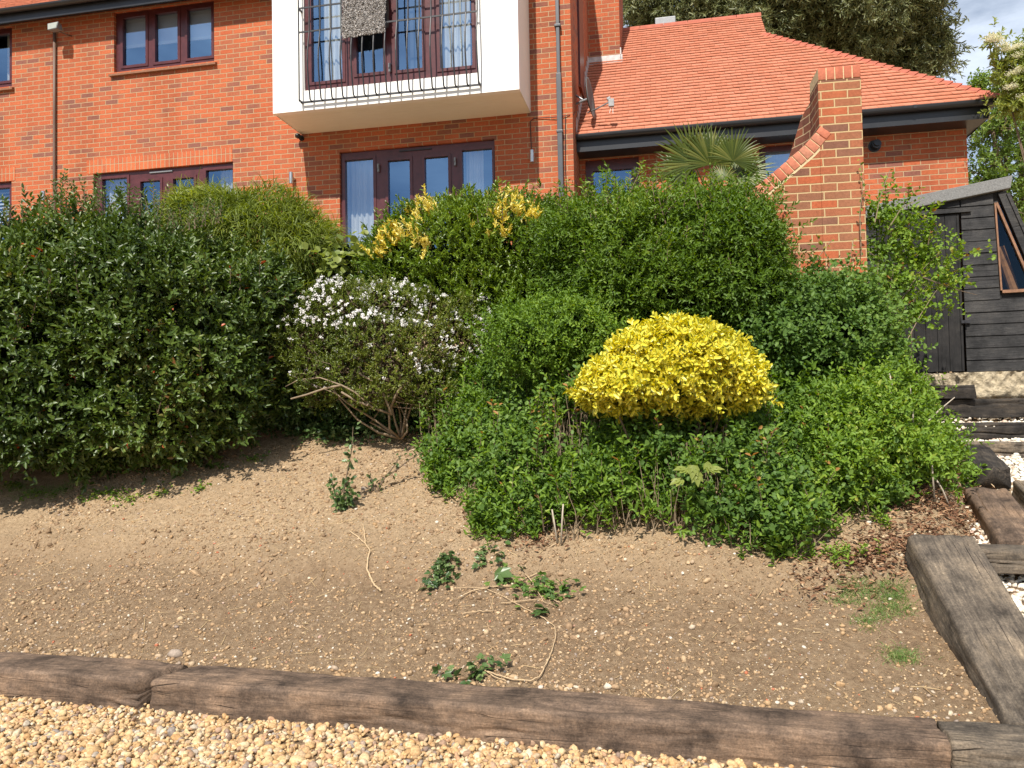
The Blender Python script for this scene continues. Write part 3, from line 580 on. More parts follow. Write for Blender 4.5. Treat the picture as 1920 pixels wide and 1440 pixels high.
g = MB(); g.box(b0+.02, b1-.02, -BO+.45, -BO+.46, 6.0, 8.8); g.box(b0+.02, b1-.02, -BO+.1, -BO+.45, 6.02, 6.1); g.build('bay_room', simple('room_grey', (.09, .1, .11), .9, .1, 3), bay)
window('bay_window', (-3.66, -1.17, 6.10, 8.2), [(-3.56, -3.1, 6.22, 8.1), (-2.89, -2.5, 6.27, 8.05), (-2.3, -1.94, 6.26, 8.05), (-1.69, -1.24, 6.22, 8.1)], -BO+.035, handles=[(-2.4, 6.3)], curtains=[(-3.45, -3.06, 6.15, 8.2, 0), (-1.72, -1.3, 6.15, 8.2, 1)], label='window of the white bay behind the railing')
# railing: belly bars
g = MB(); yr = -BO-.10
zs_ = [7.95, 7.25, 7.05, 6.88, 6.75, 6.6, 6.45, 6.3, 6.15, 6.02, 5.93]
def belly(z): return .075*math.sin(math.pi*min(1, max(0, (6.9-z)/.95)))**1.0 if z < 6.9 else 0
S0, S1 = -3.69, -1.13; nbar = 16
for k in range(nbar+1):
    s = S0+(S1-S0)*k/nbar; j = random.uniform(-.004, .004)
    g.tube([(s+j, yr-belly(z)-.0, z) for z in zs_]+[(s, -BO-.03, 5.915)] if k else [(s, yr, z) for z in (7.95, 6.0, 5.93)], .011, 6)
for z in (7.9, 7.225, 6.885): g.box(S0, S1, yr-.006, yr+.006, z-.011, z+.011)
g.box(S0, S1, -BO-.05, -BO-.036, 5.905, 5.93)
for s in (S0, S1):
    for z in (7.225, 5.93): g.box(s-.01, s+.01, yr, -BO-.001, z-.012, z+.012)
g.build('railing', M['iron'], bay)
# downpipes
dp = MB(); dp.box(-.215, -.145, -.085, -.02, 2.9, 6.33); dp.box(-.205, -.155, -.078, -.026, 6.33, 9.0)
for z in (4.0, 5.48, 7.0): dp.box(-.225, -.135, -.092, -.001, z, z+.035)
dp.build('drainpipe', M['grey_pipe'], house, bevel=.006)
g = MB(); g.tube([(-8.43, -.035, z) for z in (3, 5, 6.6, 8.0)], .024, 8); g.build('drainpipe', M['brown_pipe'], house, smooth=True)
g = MB(); g.tube([(-.60, -.012, 5.25), (-.61, -.012, 5.7), (-.55, -.012, 5.74), (-.2, -.03, 5.72), (-.05, -.012, 5.74), (.012, .05, 5.76), (.014, .3, 5.9)], .006, 5); g.tube([(-.10, -.012, 5.72), (-.12, -.012, 5.0), (-.1, -.012, 4.4)], .006, 5)
g.build('cable', M['black'], house)
# ---- right wing: wall, eave, roof
WY = .75
mb = MB(); D_w = (.085, .885, 3.3, 5.315); Wn = (2.6, 3.55, 4.3, 5.315)
holed(mb, .003, 5.345, 2.0, 5.62, [D_w, Wn], WY, .12); mb.poly([(5.345, WY, 2.0), (5.345, 5.0, 2.0), (5.345, 5.0, 5.62), (5.345, WY, 5.62)], [(0, 1, 2, 3)])
mb.build('wing_wall', M['brick'], house)
window('door', D_w, [(.2, .77, 3.5, 5.15)], WY+.05, handles=[(.82, 5.1)], label='frosted glass door beside the drainpipe')
window('window', Wn, [(2.69, 3.46, 4.4, 5.235)], WY+.05, blinds=[(2.62, 3.5, 4.3, 5.3)], label='wing window half hidden by the curved brick coping')
pitch = R_(42); ey = WY-.38; ez = 5.55; er = 5.62
back = 3.5
g = MB(); g.box(.003, er-.12, ey+.02, ey+.045, 5.33, 5.5); g.box(.003, er-.12, ey+.046, WY-.001, 5.335, 5.35)
g.poly([(er-.12, ey+.02, 5.33), (er-.12, 8.0, 5.33), (er-.12, 8.0, 5.5), (er-.12, ey+.02, 5.5)], [(0, 1, 2, 3)])
g.poly([(5.345, WY, 5.345), (er-.12, ey+.05, 5.345), (er-.12, 6, 5.345), (5.345, 6, 5.345)], [(0, 3, 2, 1)])
g.build('wing_fascia', M['black'], house)
def gutter(parent, axis, a, b, c, z):
    g = MB(); pts = []
    for k in range(9):
        an = math.pi*k/8; pts.append((c-.055-.055*math.cos(an), z-.06*math.sin(an)))
    pts = [(pts[0][0], pts[0][1]+.012)]+pts
    for i in range(len(pts)-1):
        (ya, za), (yb, zb_) = pts[i], pts[i+1]
        if axis == 'x': g.poly([(a, ya, za), (b, ya, za), (b, yb, zb_), (a, yb, zb_)], [(0, 1, 2, 3)])
        else: g.poly([(2*er-.24-ya+c-er+.12 if False else er-.12+(c-ya), a, za), (er-.12+(c-ya), b, za), (er-.12+(c-yb), b, zb_), (er-.12+(c-yb), a, zb_)], [(0, 1, 2, 3)])
    if axis == 'x':
        for s in (1.9, 3.4, 4.55): g.box(s, s+.04, c-.115, c-.105, z-.03, z+.015)
        g.poly([(b, p[0], p[1]) for p in pts], [tuple(range(len(pts)))])
    return g.build('gutter', M['black'], parent, smooth=False)
gutter(house, 'x', .003, er-.01, ey+.02, 5.545); gutter(house, 'y', ey-.09, 7.0, ey+.02, 5.545)
tp = math.tan(pitch); cp = math.cos(pitch)
sh = lambda t: er-t                              # hip line in plan
GAB = 2.65; RID = 3.5
g = MB(); z_ = lambda t: ez+t*tp
g.poly([(.0, ey, ez), (er, ey, ez), (sh(GAB), ey+GAB, z_(GAB)), (sh(GAB), ey+RID, z_(RID)), (0, ey+RID, z_(RID))], [(0, 1, 2, 3, 4)])
g.poly([(er, ey, ez), (er, ey+2*RID, ez), (sh(GAB), ey+2*RID-GAB, z_(GAB)), (sh(GAB), ey+GAB, z_(GAB))], [(0, 1, 2, 3)])
g.poly([(sh(GAB), ey+GAB, z_(GAB)), (sh(GAB), ey+2*RID-GAB, z_(GAB)), (sh(GAB), ey+RID, z_(RID))], [(0, 1, 2)])
g.poly([(er, ey+2*RID, ez), (0, ey+2*RID, ez), (0, ey+RID, z_(RID)), (sh(GAB), ey+RID, z_(RID)), (sh(GAB), ey+2*RID-GAB, z_(GAB))], [(0, 1, 2, 3, 4)])
wr = g.build('wing_roof', M['hiptile'], house, label='red clay tiled hipped roof of the wing')
rows = int(RID/cp/.124)
tiles('roof_tiles', .0, 5, ey-.02, ez+.012, pitch, rows+1, wr, right=lambda t: (sh(t)-.02) if t < GAB-.1 else sh(GAB)+.06)
# bonnet hip tiles
g = MB(); nb = 31
for k in range(nb):
    t0 = (GAB-.02)*k/nb-.02; t1 = t0+GAB/nb+.05; w_ = .105; rz_ = .055
    for (ta, tb) in ((t0, t1),):
        A = []; 
        for (t, lift) in ((ta, .075), (tb, .035)):
            c = np.array([sh(t), ey+t, z_(t)+.0])
            l = np.array([-1, 0, 0])*w_+np.array([0, 0, 0]); r = np.array([0, 1, 0])*w_
            A += [c+l+[0, 0, lift*.55], c+l*.5+[0, 0, lift*.95], c+[0, 0, lift+.03], c+r*.5+[0, 0, lift*.95], c+r+[0, 0, lift*.55]]
        b = len(g.v); g.v += [tuple(p) for p in A]; g.f += [(b+i, b+i+1, b+i+6, b+i+5) for i in range(4)]
        c = A[2]; A2 = [A[0]-[0, 0, .03], A[4]-[0, 0, .03]]; b = len(g.v); g.v += [tuple(A[i]) for i in range(5)]+[tuple(A2[0]), tuple(A2[1])]; g.f += [(b+5, b+6, b+4, b+3, b+2, b+1, b)]
hp = g.build('hip_tiles', M['hiptile'], wr)
g = MB(); nr = 7; rs1 = sh(GAB)+.08
for k in range(nr):
    a = rs1*k/nr; b_ = rs1*(k+1)/nr-.008; pr = []
    for q in range(7):
        an = math.pi*q/6; pr.append((ey+RID-.13*math.cos(an), z_(RID)-.06+.115*math.sin(an)))
    for q in range(6):
        g.poly([(a, *pr[q]), (b_, *pr[q]), (b_, *pr[q+1]), (a, *pr[q+1])], [(0, 1, 2, 3)])
    g.poly([(b_, *p) for p in pr], [tuple(range(7))])
g.build('ridge_tiles', M['hiptile'], wr)
g = MB(); g.poly([(rs1, ey+GAB-.05, z_(GAB)-.06), (rs1, ey+RID, z_(RID)+.02), (rs1, ey+RID, z_(RID)-.12), (rs1, ey+GAB-.05, z_(GAB)-.2)], [(0, 1, 2, 3)]); g.poly([(sh(GAB)+.03, ey+GAB-.05, z_(GAB)-.06), (rs1, ey+GAB-.05, z_(GAB)-.06), (rs1, ey+GAB-.05, z_(GAB)-.2), (sh(GAB)+.03, ey+GAB-.05, z_(GAB)-.2)], [(0, 1, 2, 3)])
g.build('verge', M['hiptile'], wr)
# brick stack rising through the roof beside the main wall
def roof_hit(px, py):
    for t in np.arange(0, 5, .005):
        y = ey+t; s, z = fac(px, py, y)
        if z <= z_(t)+1e-3: return s, y, z
    return s, y, z
sa, ya, za = roof_hit(1110, 122); sb, yb_, zb_ = roof_hit(1163, 117)
st1 = sb
mb = MB(); mb.poly([(0, ya, za-.2), (st1, ya, za-.2), (st1, ya, 10.2), (0, ya, 10.2)], [(0, 1, 2, 3)]); stack = mb.build('chimney_breast', M['brick'], house)
mb = MB(); mb.poly([(st1, ya, za-.3), (st1, ya+1.4, za-.3), (st1, ya+1.4, 10.2), (st1, ya, 10.2)], [(0, 1, 2, 3)]); mb.build('breast_side', M['brick_side'], house)
g = MB(); g.box(.0, st1+.04, ya-.02, ya-.002, za-.02, za+.13); g.poly([(-.0, ya-.02, za+.02), (st1+.04, ya-.02, za+.02), (st1+.06, ya-.14, za-.07), (0, ya-.14, za-.07)], [(0, 3, 2, 1)])
g.box(st1+.001, st1+.02, ya-.02, ya+1.2, za, za+.25)
for k in range(12):
    t = ya-ey-.02-k*.18; g.box(.001, .012, ey+t-.19, ey+t, z_(t)-.18, z_(t)+.09)
g.build('lead_flashing', M['lead'], house)
# narrow window in the side wall
g = MB(); g.box(.001, .03, .9, 1.5, 6.55, 8.3); sw = g.build('side_window', M['upvc'], house)
g = MB(); g.poly([(.0, .85, 6.5), (.05, .85, 6.47), (.05, 1.55, 6.47), (.0, 1.55, 6.5), (.0, .85, 6.53), (.05, .85, 6.5), (.05, 1.55, 6.5), (.0, 1.55, 6.53)], [(0,3,2,1),(4,5,6,7),(0,1,5,4),(1,2,6,5),(2,3,7,6),(3,0,4,7)]); g.build('sill', simple('clay_sill2', (.22, .08, .04), .7, .25, 20), sw)

# ------------------------------------------------------------------ things fixed to the house
def place_house(o, s, y, z):
    o.matrix_world = HM@Matrix.Translation((s, y, z)); return o
lamp = empty('wall_lamp'); place_house(lamp, *[-4.27, 0, 5.14]); tag(lamp, 'steel cylinder wall lamp between the two sets of patio doors', 'wall lamp', 'steel wall lamps')
g = MB(); g.tube([(0, -.09, -.085), (0, -.09, .085)], .031, 16); g.build('lamp_tube', M['steel'], lamp, smooth=False)
g = MB(); g.tube([(.0, -.06, 0), (0, -.002, 0)], .03, 12); g.build('wall_plate', M['steel'], lamp)
def copy_tree(o, parent=None):
    c = o.copy(); COL.objects.link(c); c.parent = parent
    for ch in list(o.children): d = copy_tree(ch, c); d.matrix_parent_inverse = ch.matrix_parent_inverse.copy()
    return c
for s, lb in ((-.58, 'steel cylinder wall lamp beside the grey drainpipe'), (-8.59, 'steel cylinder wall lamp showing above the dark shrub at left')):
    c = copy_tree(lamp); place_house(c, s, 0, 5.17); c['label'] = lb
fl = empty('floodlight'); place_house(fl, -8.2, 0, 7.83); tag(fl, 'small grey floodlight on the wall at the top of the brown pipe', 'floodlight')
g = MB(); g.hexa([(-.13, -.30, -.06), (.05, -.32, -.06), (.07, -.2, -.05), (-.10, -.18, -.05), (-.15, -.28, .06), (.07, -.30, .06), (.05, -.2, .05), (-.09, -.18, .05)]); g.build('housing', M['greymetal'], fl, bevel=.01)
g = MB(); g.poly([(-.12, -.303, -.05), (.045, -.323, -.05), (.06, -.306, .05), (-.135, -.286, .05)], [(0, 1, 2, 3)]); g.build('lens', simple('floodlight_lens', (.35, .37, .33), .2, .1, 10), fl)
g = MB(); g.tube([(0, -.2, -.05), (.05, -.1, -.06), (.06, 0, -.04)], .012, 6); g.build('bracket', M['brown_pipe'], fl)
cm = empty('security_camera'); place_house(cm, -4.13, 0, 5.76); tag(cm, 'small black dome security camera under the corner of the white bay', 'security camera')
g = MB(); g.tube([(0, 0, 0), (0, -.03, 0)], .04, 12); g.tube([(0, -.03, 0), (-.01, -.07, .0)], .018, 8); g.build('base', M['black'], cm)
me = MB(); v_, f_ = ICO[2]; me.v = [tuple((p*[.045, .055, .04]+[-.02, -.09, .01])) for p in v_]; me.f = [tuple(q) for q in f_]; me.build('camera_head', M['black'], cm, smooth=True)
# satellite dish
dpix = fac(1101, 186, .45)
ds = empty('satellite_dish'); place_house(ds, .0, .45, dpix[1]); tag(ds, 'dark satellite dish on the side wall above the tiled roof', 'satellite dish')
ds_v = []; nr_, na = 6, 28
ax = Vector((.98, -.10, .10)).normalized(); up_ = Vector((0, 0, 1)); sx_ = ax.cross(up_).normalized(); uz = sx_.cross(ax)
for i in range(nr_+1):
    r = i/nr_
    for k in range(na):
        a = 2*math.pi*k/na; p = Vector((.18, -.02, 0))+sx_*(.27*r*math.cos(a))+uz*(.30*r*math.sin(a))+ax*(.05*r*r); ds_v.append(tuple(p))
dish = MB(); dish.v = ds_v; dish.f = [(i*na+k, i*na+(k+1) % na, (i+1)*na+(k+1) % na, (i+1)*na+k) for i in range(nr_) for k in range(na)]
do = dish.build('dish', simple('dish_grey', (.10, .105, .10), .5, .1, 8), ds, smooth=True); sm = do.modifiers.new('t', 'SOLIDIFY'); sm.thickness = .008
g = MB(); g.tube([(0, .02, -.05), (.1, .0, -.02), (.17, 0, 0)], .018, 8); g.tube([(0, .02, .08), (.1, .0, 0)], .014, 8); g.build('bracket', M['greymetal'], ds)
g = MB(); g.tube([(.17, .0, -.2), (.32, -.1, -.19), (.50, -.17, -.14)], .012, 6); arm = g.build('arm', M['greymetal'], ds)
g = MB(); g.box(.49, .57, -.20, -.14, -.21, -.10); g.tube([(.47, -.17, -.1), (.52, -.17, -.08)], .028, 10); g.build('receiver', simple('receiver_grey', (.3, .3, .3), .5, .2, 30), ds, bevel=.005)
g = MB(); g.tube([(.53, -.17, -.2), (.5, -.17, -.30), (.55, -.17, -.31), (.55, -.17, -.2)], .004, 5); g.build('cable', M['white'], ds)
# flue cowl on the wing
fx = fac(1641, 272, WY-.05)
fu = empty('flue_cowl'); place_house(fu, fx[0], WY, fx[1]); tag(fu, 'round black flue outlet on the brick wall right of the pillar', 'flue outlet')
g = MB(); g.tube([(0, 0, 0), (0, -.012, 0)], .085, 20); g.build('collar', M['black'], fu)
g = MB(); g.tube([(0, -.01, 0), (.01, -.14, .01)], .045, 14); g.tube([(.01, -.05, 0), (.01, -.065, 0)], .062, 16); g.tube([(.01, -.10, 0), (.01, -.112, 0)], .06, 16); g.build('pipe', M['black'], fu)
# roof vent on the ridge seen at the top
rv = fac(1247, 24, ey+RID+.25)
g = MB(); g.box(-.19, .19, -.15, .15, -.4, -.15); vo = g.build('roof_box', M['greymetal'], None, bevel=.01); place_house(vo, rv[0], ey+RID+.25, rv[1]+.0); tag(vo, 'flat grey roof vent box behind the tiled ridge', 'roof vent')

# rug over the railing
def rug():
    s0, s1 = -3.01, -2.40; n1, n2 = 46, 70; V = []
    path = [(yr+.10, 6.86), (yr+.02, 7.9), (yr-.01, 7.935), (yr-.045, 7.9), (yr-.05, 7.3), (yr-.05, 6.70)]
    d = [0]
    for i in range(1, len(path)): d.append(d[-1]+math.dist(path[i], path[i-1]))
    for j in range(n2+1):
        t = d[-1]*j/n2; y = np.interp(t, d, [p[0] for p in path]); z = np.interp(t, d, [p[1] for p in path])
        for i in range(n1+1):
            s = s0+(s1-s0)*i/n1; V.append((s+.01*math.sin(z*9), y-.008*math.sin(s*30+z*4), z+(.03*(s-s0) if j > n2*.6 else 0)))
    F = [(j*(n1+1)+i, j*(n1+1)+i+1, (j+1)*(n1+1)+i+1, (j+1)*(n1+1)+i) for j in range(n2) for i in range(n1)]
    m = simple('rug_back', (.12, .10, .09), .95, .3, 200)
    o = mesh_np('shaggy_rug', V, F, mat=m, label='grey and white shaggy rug hung over the balcony railing', cat='rug')
    o.matrix_world = HM
    # pile: short tufts on the outer side
    V = np.array(V); n = 26000; j = RNG.integers(int(n2*.42), n2, n); i = RNG.integers(0, n1, n)
    base = V[j*(n1+1)+i]+np.stack([RNG.uniform(0, .0135, n), np.full(n, -.002), RNG.uniform(-.02, .02, n)], 1)
    dr = np.stack([RNG.normal(0, .5, n), -RNG.uniform(.3, 1, n), -RNG.uniform(.2, 1.1, n)], 1); dr /= np.linalg.norm(dr, axis=1)[:, None]; ln = RNG.uniform(.015, .034, n)[:, None]
    sd = np.cross(dr, RNG.normal(size=(n, 3))); sd /= np.linalg.norm(sd, axis=1)[:, None]; w2 = .0042
    W = np.stack([base-sd*w2, base+sd*w2, base+dr*ln+sd*w2*.5, base+dr*ln-sd*w2*.5], 1).reshape(-1, 3)
    q = mesh_np('pile', W, np.arange(n*4).reshape(-1, 4), mat=attr_mat('rug_pile', [(0, (.05, .045, .04)), (.22, (.13, .12, .11)), (.26, (.50, .46, .43)), (1, (.88, .85, .82))], .8, .3, .1, 50), parent=o, attrs={'v': np.repeat(RNG.uniform(0, 1, n), 4)})
rug()

# ------------------------------------------------------------------ garden wall with pillar
def plane(ox, oy, phi):
    u = np.array([math.cos(phi), -math.sin(phi), 0]); nn = np.array([math.sin(phi), math.cos(phi), 0])
    def hit(px, py, y=0):
        o = np.array([ox, oy, 0])+nn*y; d = ray(px, py); t = np.dot(o-cC, nn)/np.dot(d, nn); P = cC+t*d; return float(np.dot(P-o, u)), float(P[2])
    return hit
PW = R_(9.0); gx, gy = 2.775, 7.03
wallo = empty('garden_wall', (gx, gy, 0), -PW, label='red brick garden wall sweeping down to the left from a tall pillar', cat='garden wall')
hw = plane(gx, gy, PW)
PT = 4.56; PWD = .362
mb = MB(); mb.box(0, PWD, 0, .34, 1.0, PT-.115); pil = mb.build('pillar', M['wallbrick'], wallo)
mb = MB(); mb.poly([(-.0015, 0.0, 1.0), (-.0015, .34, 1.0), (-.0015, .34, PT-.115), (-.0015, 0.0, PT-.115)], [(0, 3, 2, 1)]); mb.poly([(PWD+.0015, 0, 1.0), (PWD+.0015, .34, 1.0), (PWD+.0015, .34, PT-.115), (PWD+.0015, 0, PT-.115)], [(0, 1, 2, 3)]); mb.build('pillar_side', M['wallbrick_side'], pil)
M['capbrick'] = attr_mat('coping_brick', [(0, (.42, .13, .075)), (.5, (.50, .17, .10)), (1, (.44, .19, .12))], .85, .25, .15, 40, bump=.002)
M['mortar'] = simple('mortar', (.60, .46, .27), .95, .2, 40, bump=.003)
def brick_run(name, cells, parent, y0=-.006, y1=.35):
    V = []; F = []; A = []
    for c in cells:      # c: 4 (s,z) corners
        b = len(V); V += [(p[0], y0, p[1]) for p in c]+[(p[0], y1, p[1]) for p in c]
        F += [(b, b+1, b+2, b+3), (b+7, b+6, b+5, b+4), (b, b+4, b+5, b+1), (b+1, b+5, b+6, b+2), (b+2, b+6, b+7, b+3), (b+3, b+7, b+4, b)]; A += [random.random()]*8
    o = mesh_np(name, V, F, mat=M['capbrick'], parent=parent, attrs={'v': A}); bv = o.modifiers.new('b', 'BEVEL'); bv.width = .004; bv.segments = 2; return o
cells = []; k = 0; x = .004
while x < PWD-.03:
    e = min(x+.064, PWD-.002); cells.append([(x, PT-.112), (e, PT-.112), (e, PT), (x, PT)]); x = e+.009
brick_run('cap', cells, wallo); mb = MB(); mb.box(.003, PWD-.003, 0, .345, PT-.114, PT-.004); mb.build('mortar', M['mortar'], wallo)
top = [hw(*p) for p in ((1539, 236), (1524, 255), (1507, 274), (1485, 293), (1455, 319), (1425, 344), (1400, 363), (1360, 395), (1320, 432), (1290, 452), (1250, 466), (1150, 480), (1060, 490))]
# resample by arc length
P2 = np.array(top); dd = np.r_[0, np.cumsum(np.linalg.norm(np.diff(P2, axis=0), axis=1))]
def cp_(t): return np.array([np.interp(t, dd, P2[:, 0]), np.interp(t, dd, P2[:, 1])])
cells = []; t = 0; H_ = .112
def nrm_(t):
    a = cp_(min(t+.03, dd[-1]))-cp_(max(t-.03, 0)); a /= np.linalg.norm(a)+1e-9; return np.array([-a[1], a[0]])
while t < dd[-1]-.08:
    a, b = cp_(t+.004), cp_(t+.068); na_, nb_ = nrm_(t+.004), nrm_(t+.068); t += .0725
    cells.append([tuple(a), tuple(a+na_*H_), tuple(b+nb_*H_), tuple(b)])
brick_run('coping', cells, wallo)
mb = MB(); L_ = [cp_(t) for t in np.linspace(0, dd[-1], 50)]; NL = [nrm_(t) for t in np.linspace(0, dd[-1], 50)]
low = [a+b*(H_+.022) for a, b in zip(L_, NL)]; mid_ = [a+b*.004 for a, b in zip(L_, NL)]
for i in range(49): mb.poly([(mid_[i][0], .001, mid_[i][1]), (low[i][0], .001, low[i][1]), (low[i+1][0], .001, low[i+1][1]), (mid_[i+1][0], .001, mid_[i+1][1]), (mid_[i][0], .345, mid_[i][1]), (low[i][0], .345, low[i][1]), (low[i+1][0], .345, low[i+1][1]), (mid_[i+1][0], .345, mid_[i+1][1])], [(0, 1, 2, 3), (7, 6, 5, 4), (0, 3, 7, 4), (1, 5, 6, 2)])
mb.build('mortar_bed', M['mortar'], wallo)
mb = MB()
for i in range(49):
    a, b = low[i], low[i+1]; x0, x1 = (min(a[0], -.001), min(b[0], -.001))
    if x0-x1 < 1e-4: continue
    mb.poly([(x0, .002, 1.0), (x1, .002, 1.0), (x1, .002, b[1]+.01), (x0, .002, a[1]+.01)], [(0, 3, 2, 1)]); mb.poly([(x0, .34, 1.0), (x1, .34, 1.0), (x1, .34, b[1]), (x0, .34, a[1])], [(0, 1, 2, 3)])
mb.build('wall', M['wallbrick'], wallo)
# rear buttress seen as dark toothed brick left of the pillar
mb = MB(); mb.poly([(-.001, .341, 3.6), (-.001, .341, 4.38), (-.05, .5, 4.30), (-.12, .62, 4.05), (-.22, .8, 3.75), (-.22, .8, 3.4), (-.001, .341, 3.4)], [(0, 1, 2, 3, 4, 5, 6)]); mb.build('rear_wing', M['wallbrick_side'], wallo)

# ------------------------------------------------------------------ black potting shed
PS = R_(16); shx, shy = 4.655, 8.2
shed = empty('garden_shed', (shx, shy, 0), -PS, label='black timber potting shed with felt roof on a concrete base', cat='shed')
hs_ = plane(shx, shy, PS)
M['shedwood'] = wood_mat('black_shed_wood', (.020, .0195, .020), (.036, .035, .035), (.07, .066, .063), axis=0, rough=.62, crack=False)
M['sheddoor'] = wood_mat('black_shed_door', (.010, .010, .0105), (.019, .018, .018), (.035, .033, .032), axis=2, rough=.65, crack=False)
zr0 = hs_(1690, 397); zr1 = hs_(1884, 357); sl = (zr1[1]-zr0[1])/(zr1[0]-zr0[0]); rz = lambda x: zr1[1]+sl*(x-zr1[0])
XR = zr1[0]-.015; p2 = hs_(1930, 466); dsl = (p2[0]-zr1[0])/(zr1[1]-p2[1])     # slanted right side
xr = lambda z: XR+dsl*max(0, rz(XR)-z); ZB = 1.87
wt = hs_(1866, 381); wb = hs_(1878, 545)       # glazed triangle: top left, bottom left
mb = MB(); z = ZB; hb = .122
def board(x0, x1, za, zb_, y=0):
    zb0, zb1 = min(zb_, rz(x0)-.002), min(zb_, rz(x1)-.002)
    if max(zb0, zb1)-za < .01: return
    zb0 = max(zb0, za+.002); zb1 = max(zb1, za+.002)
    j = random.uniform(-.002, .002)
    mb.hexa([(x0, y-.016+j, za), (x1, y-.016+j, za), (x1, y, za), (x0, y, za), (x0, y-.006+j, zb0), (x1, y-.006+j, zb1), (x1, y, zb1), (x0, y, zb0)])
while z < rz(XR):
    zt = z+hb-.004; zm = (z+zt)/2
    if zt < wb[1] or z > wt[1]: board(.012, xr(zm), z, zt)
    else:
        f_ = (zm-wb[1])/(wt[1]-wb[1]); board(.012, wb[0]+(wt[0]-wb[0])*f_-.02, z, zt)
    if zm < 3.6: board(-1.7, -.80, z, zt)
    else: board(-1.7, .0, z, zt)
    z += hb
walls = mb.build('wall', M['shedwood'], shed, bevel=0)
mb = MB(); mb.poly([(-1.7, .012, ZB-.0), (-.80, .012, ZB), (-.80, .012, rz(-.8)), (-1.7, .012, rz(-1.7))], [(0, 1, 2, 3)]); mb.poly([(-.8, .012, 3.5), (.012, .012, 3.5), (.012, .012, rz(0)), (-.8, .012, rz(-.8))], [(0, 1, 2, 3)])
mb.poly([(.012, .012, ZB), (xr(ZB), .012, ZB), (xr(wb[1]), .012, wb[1]), (wb[0]-.02, .012, wb[1]), (wt[0]-.02, .012, wt[1]), (xr(wt[1]), .012, wt[1]), (XR, .012, rz(XR)), (.012, .012, rz(.012))], [(0, 1, 2, 3, 4, 5, 6, 7)][:0]+[(0, 1, 2, 3), (3, 4, 7, 0), (4, 5, 6, 7)])
mb.poly([(-1.7, .012, ZB), (-1.7, 2.2, ZB), (-1.7, 2.2, rz(-1.7)), (-1.7, .012, rz(-1.7))], [(0, 1, 2, 3)]); mb.poly([(-1.7, 2.2, ZB), (1.6, 2.2, ZB), (XR, 2.2, rz(XR)), (-1.7, 2.2, rz(-1.7))], [(0, 1, 2, 3)])
mb.build('backing', M['sheddoor'], shed)
mb = MB()
for (za, zb_) in ((ZB+.01, 2.725), (2.74, 3.50)):
    x = -.79
    while x < -.02:
        e = min(x+.108, -.008); mb.box(x, e-.0045, -.02+random.uniform(-.0015, .0015), .012, za, zb_); x = e
dr_ = mb.build('door', M['sheddoor'], shed, label='two part stable door')
mb = MB(); mb.box(-.85, .10, -.045, -.016, 3.515, 3.56); mb.build('door_head', M['shedwood'], shed)
mb = MB(); mb.box(-.03, .05, -.04, -.02, 2.37, 2.40); mb.tube([(.01, -.035, 2.385), (.01, -.06, 2.36)], .012, 8); mb.build('bolt', M['iron'], dr_); mb = MB(); mb.box(-.05, .03, -.035, -.02, 2.79, 2.83); mb.build('bolt', M['iron'], dr_)
# glazed triangle
wz0, wz1 = wb[1], wt[1]
mb = MB(); mb.poly([(wb[0], .0, wz0), (xr(wz0)-.08, .0, wz0), (xr(wz1)-.06, 0, wz1), (wt[0], 0, wz1)], [(0, 1, 2, 3)]); wn = mb.build('window', M['glass_shed'], shed)
M['rawwood'] = simple('bare_brown_wood', (.24, .125, .07), .8, .3, 20)
mb = MB()
def bar(a, b, w_, y0=-.03, y1=.01):
    a, b = np.array(a), np.array(b); d = (b-a)/np.linalg.norm(b-a); q = np.array([-d[1], d[0]])*w_/2
    c = [a-q, b-q, b+q, a+q]; mb.poly([(p[0], y0, p[1]) for p in c]+[(p[0], y1, p[1]) for p in c], [(0, 1, 2, 3), (7, 6, 5, 4), (0, 4, 5, 1), (1, 5, 6, 2), (2, 6, 7, 3), (3, 7, 4, 0)])
bar((wt[0]+.005, wz1), (xr(wz0)-.10, wz0), .022); bar((wb[0], wz0-.012), (xr(wz0)-.06, wz0-.012), .03); bar((wt[0]-.008, wz1), (wb[0]-.008, wz0), .016)
mb.build('frame', M['rawwood'], wn)
mb = MB(); bar((XR-.02, rz(XR)-.02), (xr(ZB)-.02, ZB), .075, -.035, .02); bar((XR+.03, rz(XR)-.04), (xr(ZB)+.05, ZB), .03, -.05, 2.2); mb.build('corner_post', M['shedwood'], shed)
mb = MB()
mb.poly([(wb[0]-.3, .4, wz0-.3), (xr(wz0)-.05, .4, wz0-.3), (xr(wz1)-.08, .4, wz1-.03), (wt[0]-.3, .4, wz1-.03)], [(0, 1, 2, 3)]); mb.tube([(wb[0]+.05, .2, wz0+.48), (wb[0]+.2, .2, wz0-.1)], .05, 10); mb.build('shelf', M['rawwood'], shed)
mb = MB(); z0_, z1_ = rz(-1.75), rz(XR+.06)
mb.hexa([(-1.75, -.07, z0_+.0), (XR+.05, -.07, z1_), (XR+.05, 2.3, z1_), (-1.75, 2.3, z0_), (-1.75, -.07, z0_+.125), (XR+.07, -.07, z1_+.125), (XR+.07, 2.3, z1_+.125), (-1.75, 2.3, z0_+.125)])
mb.build('roof', M['felt'], shed, bevel=.006)
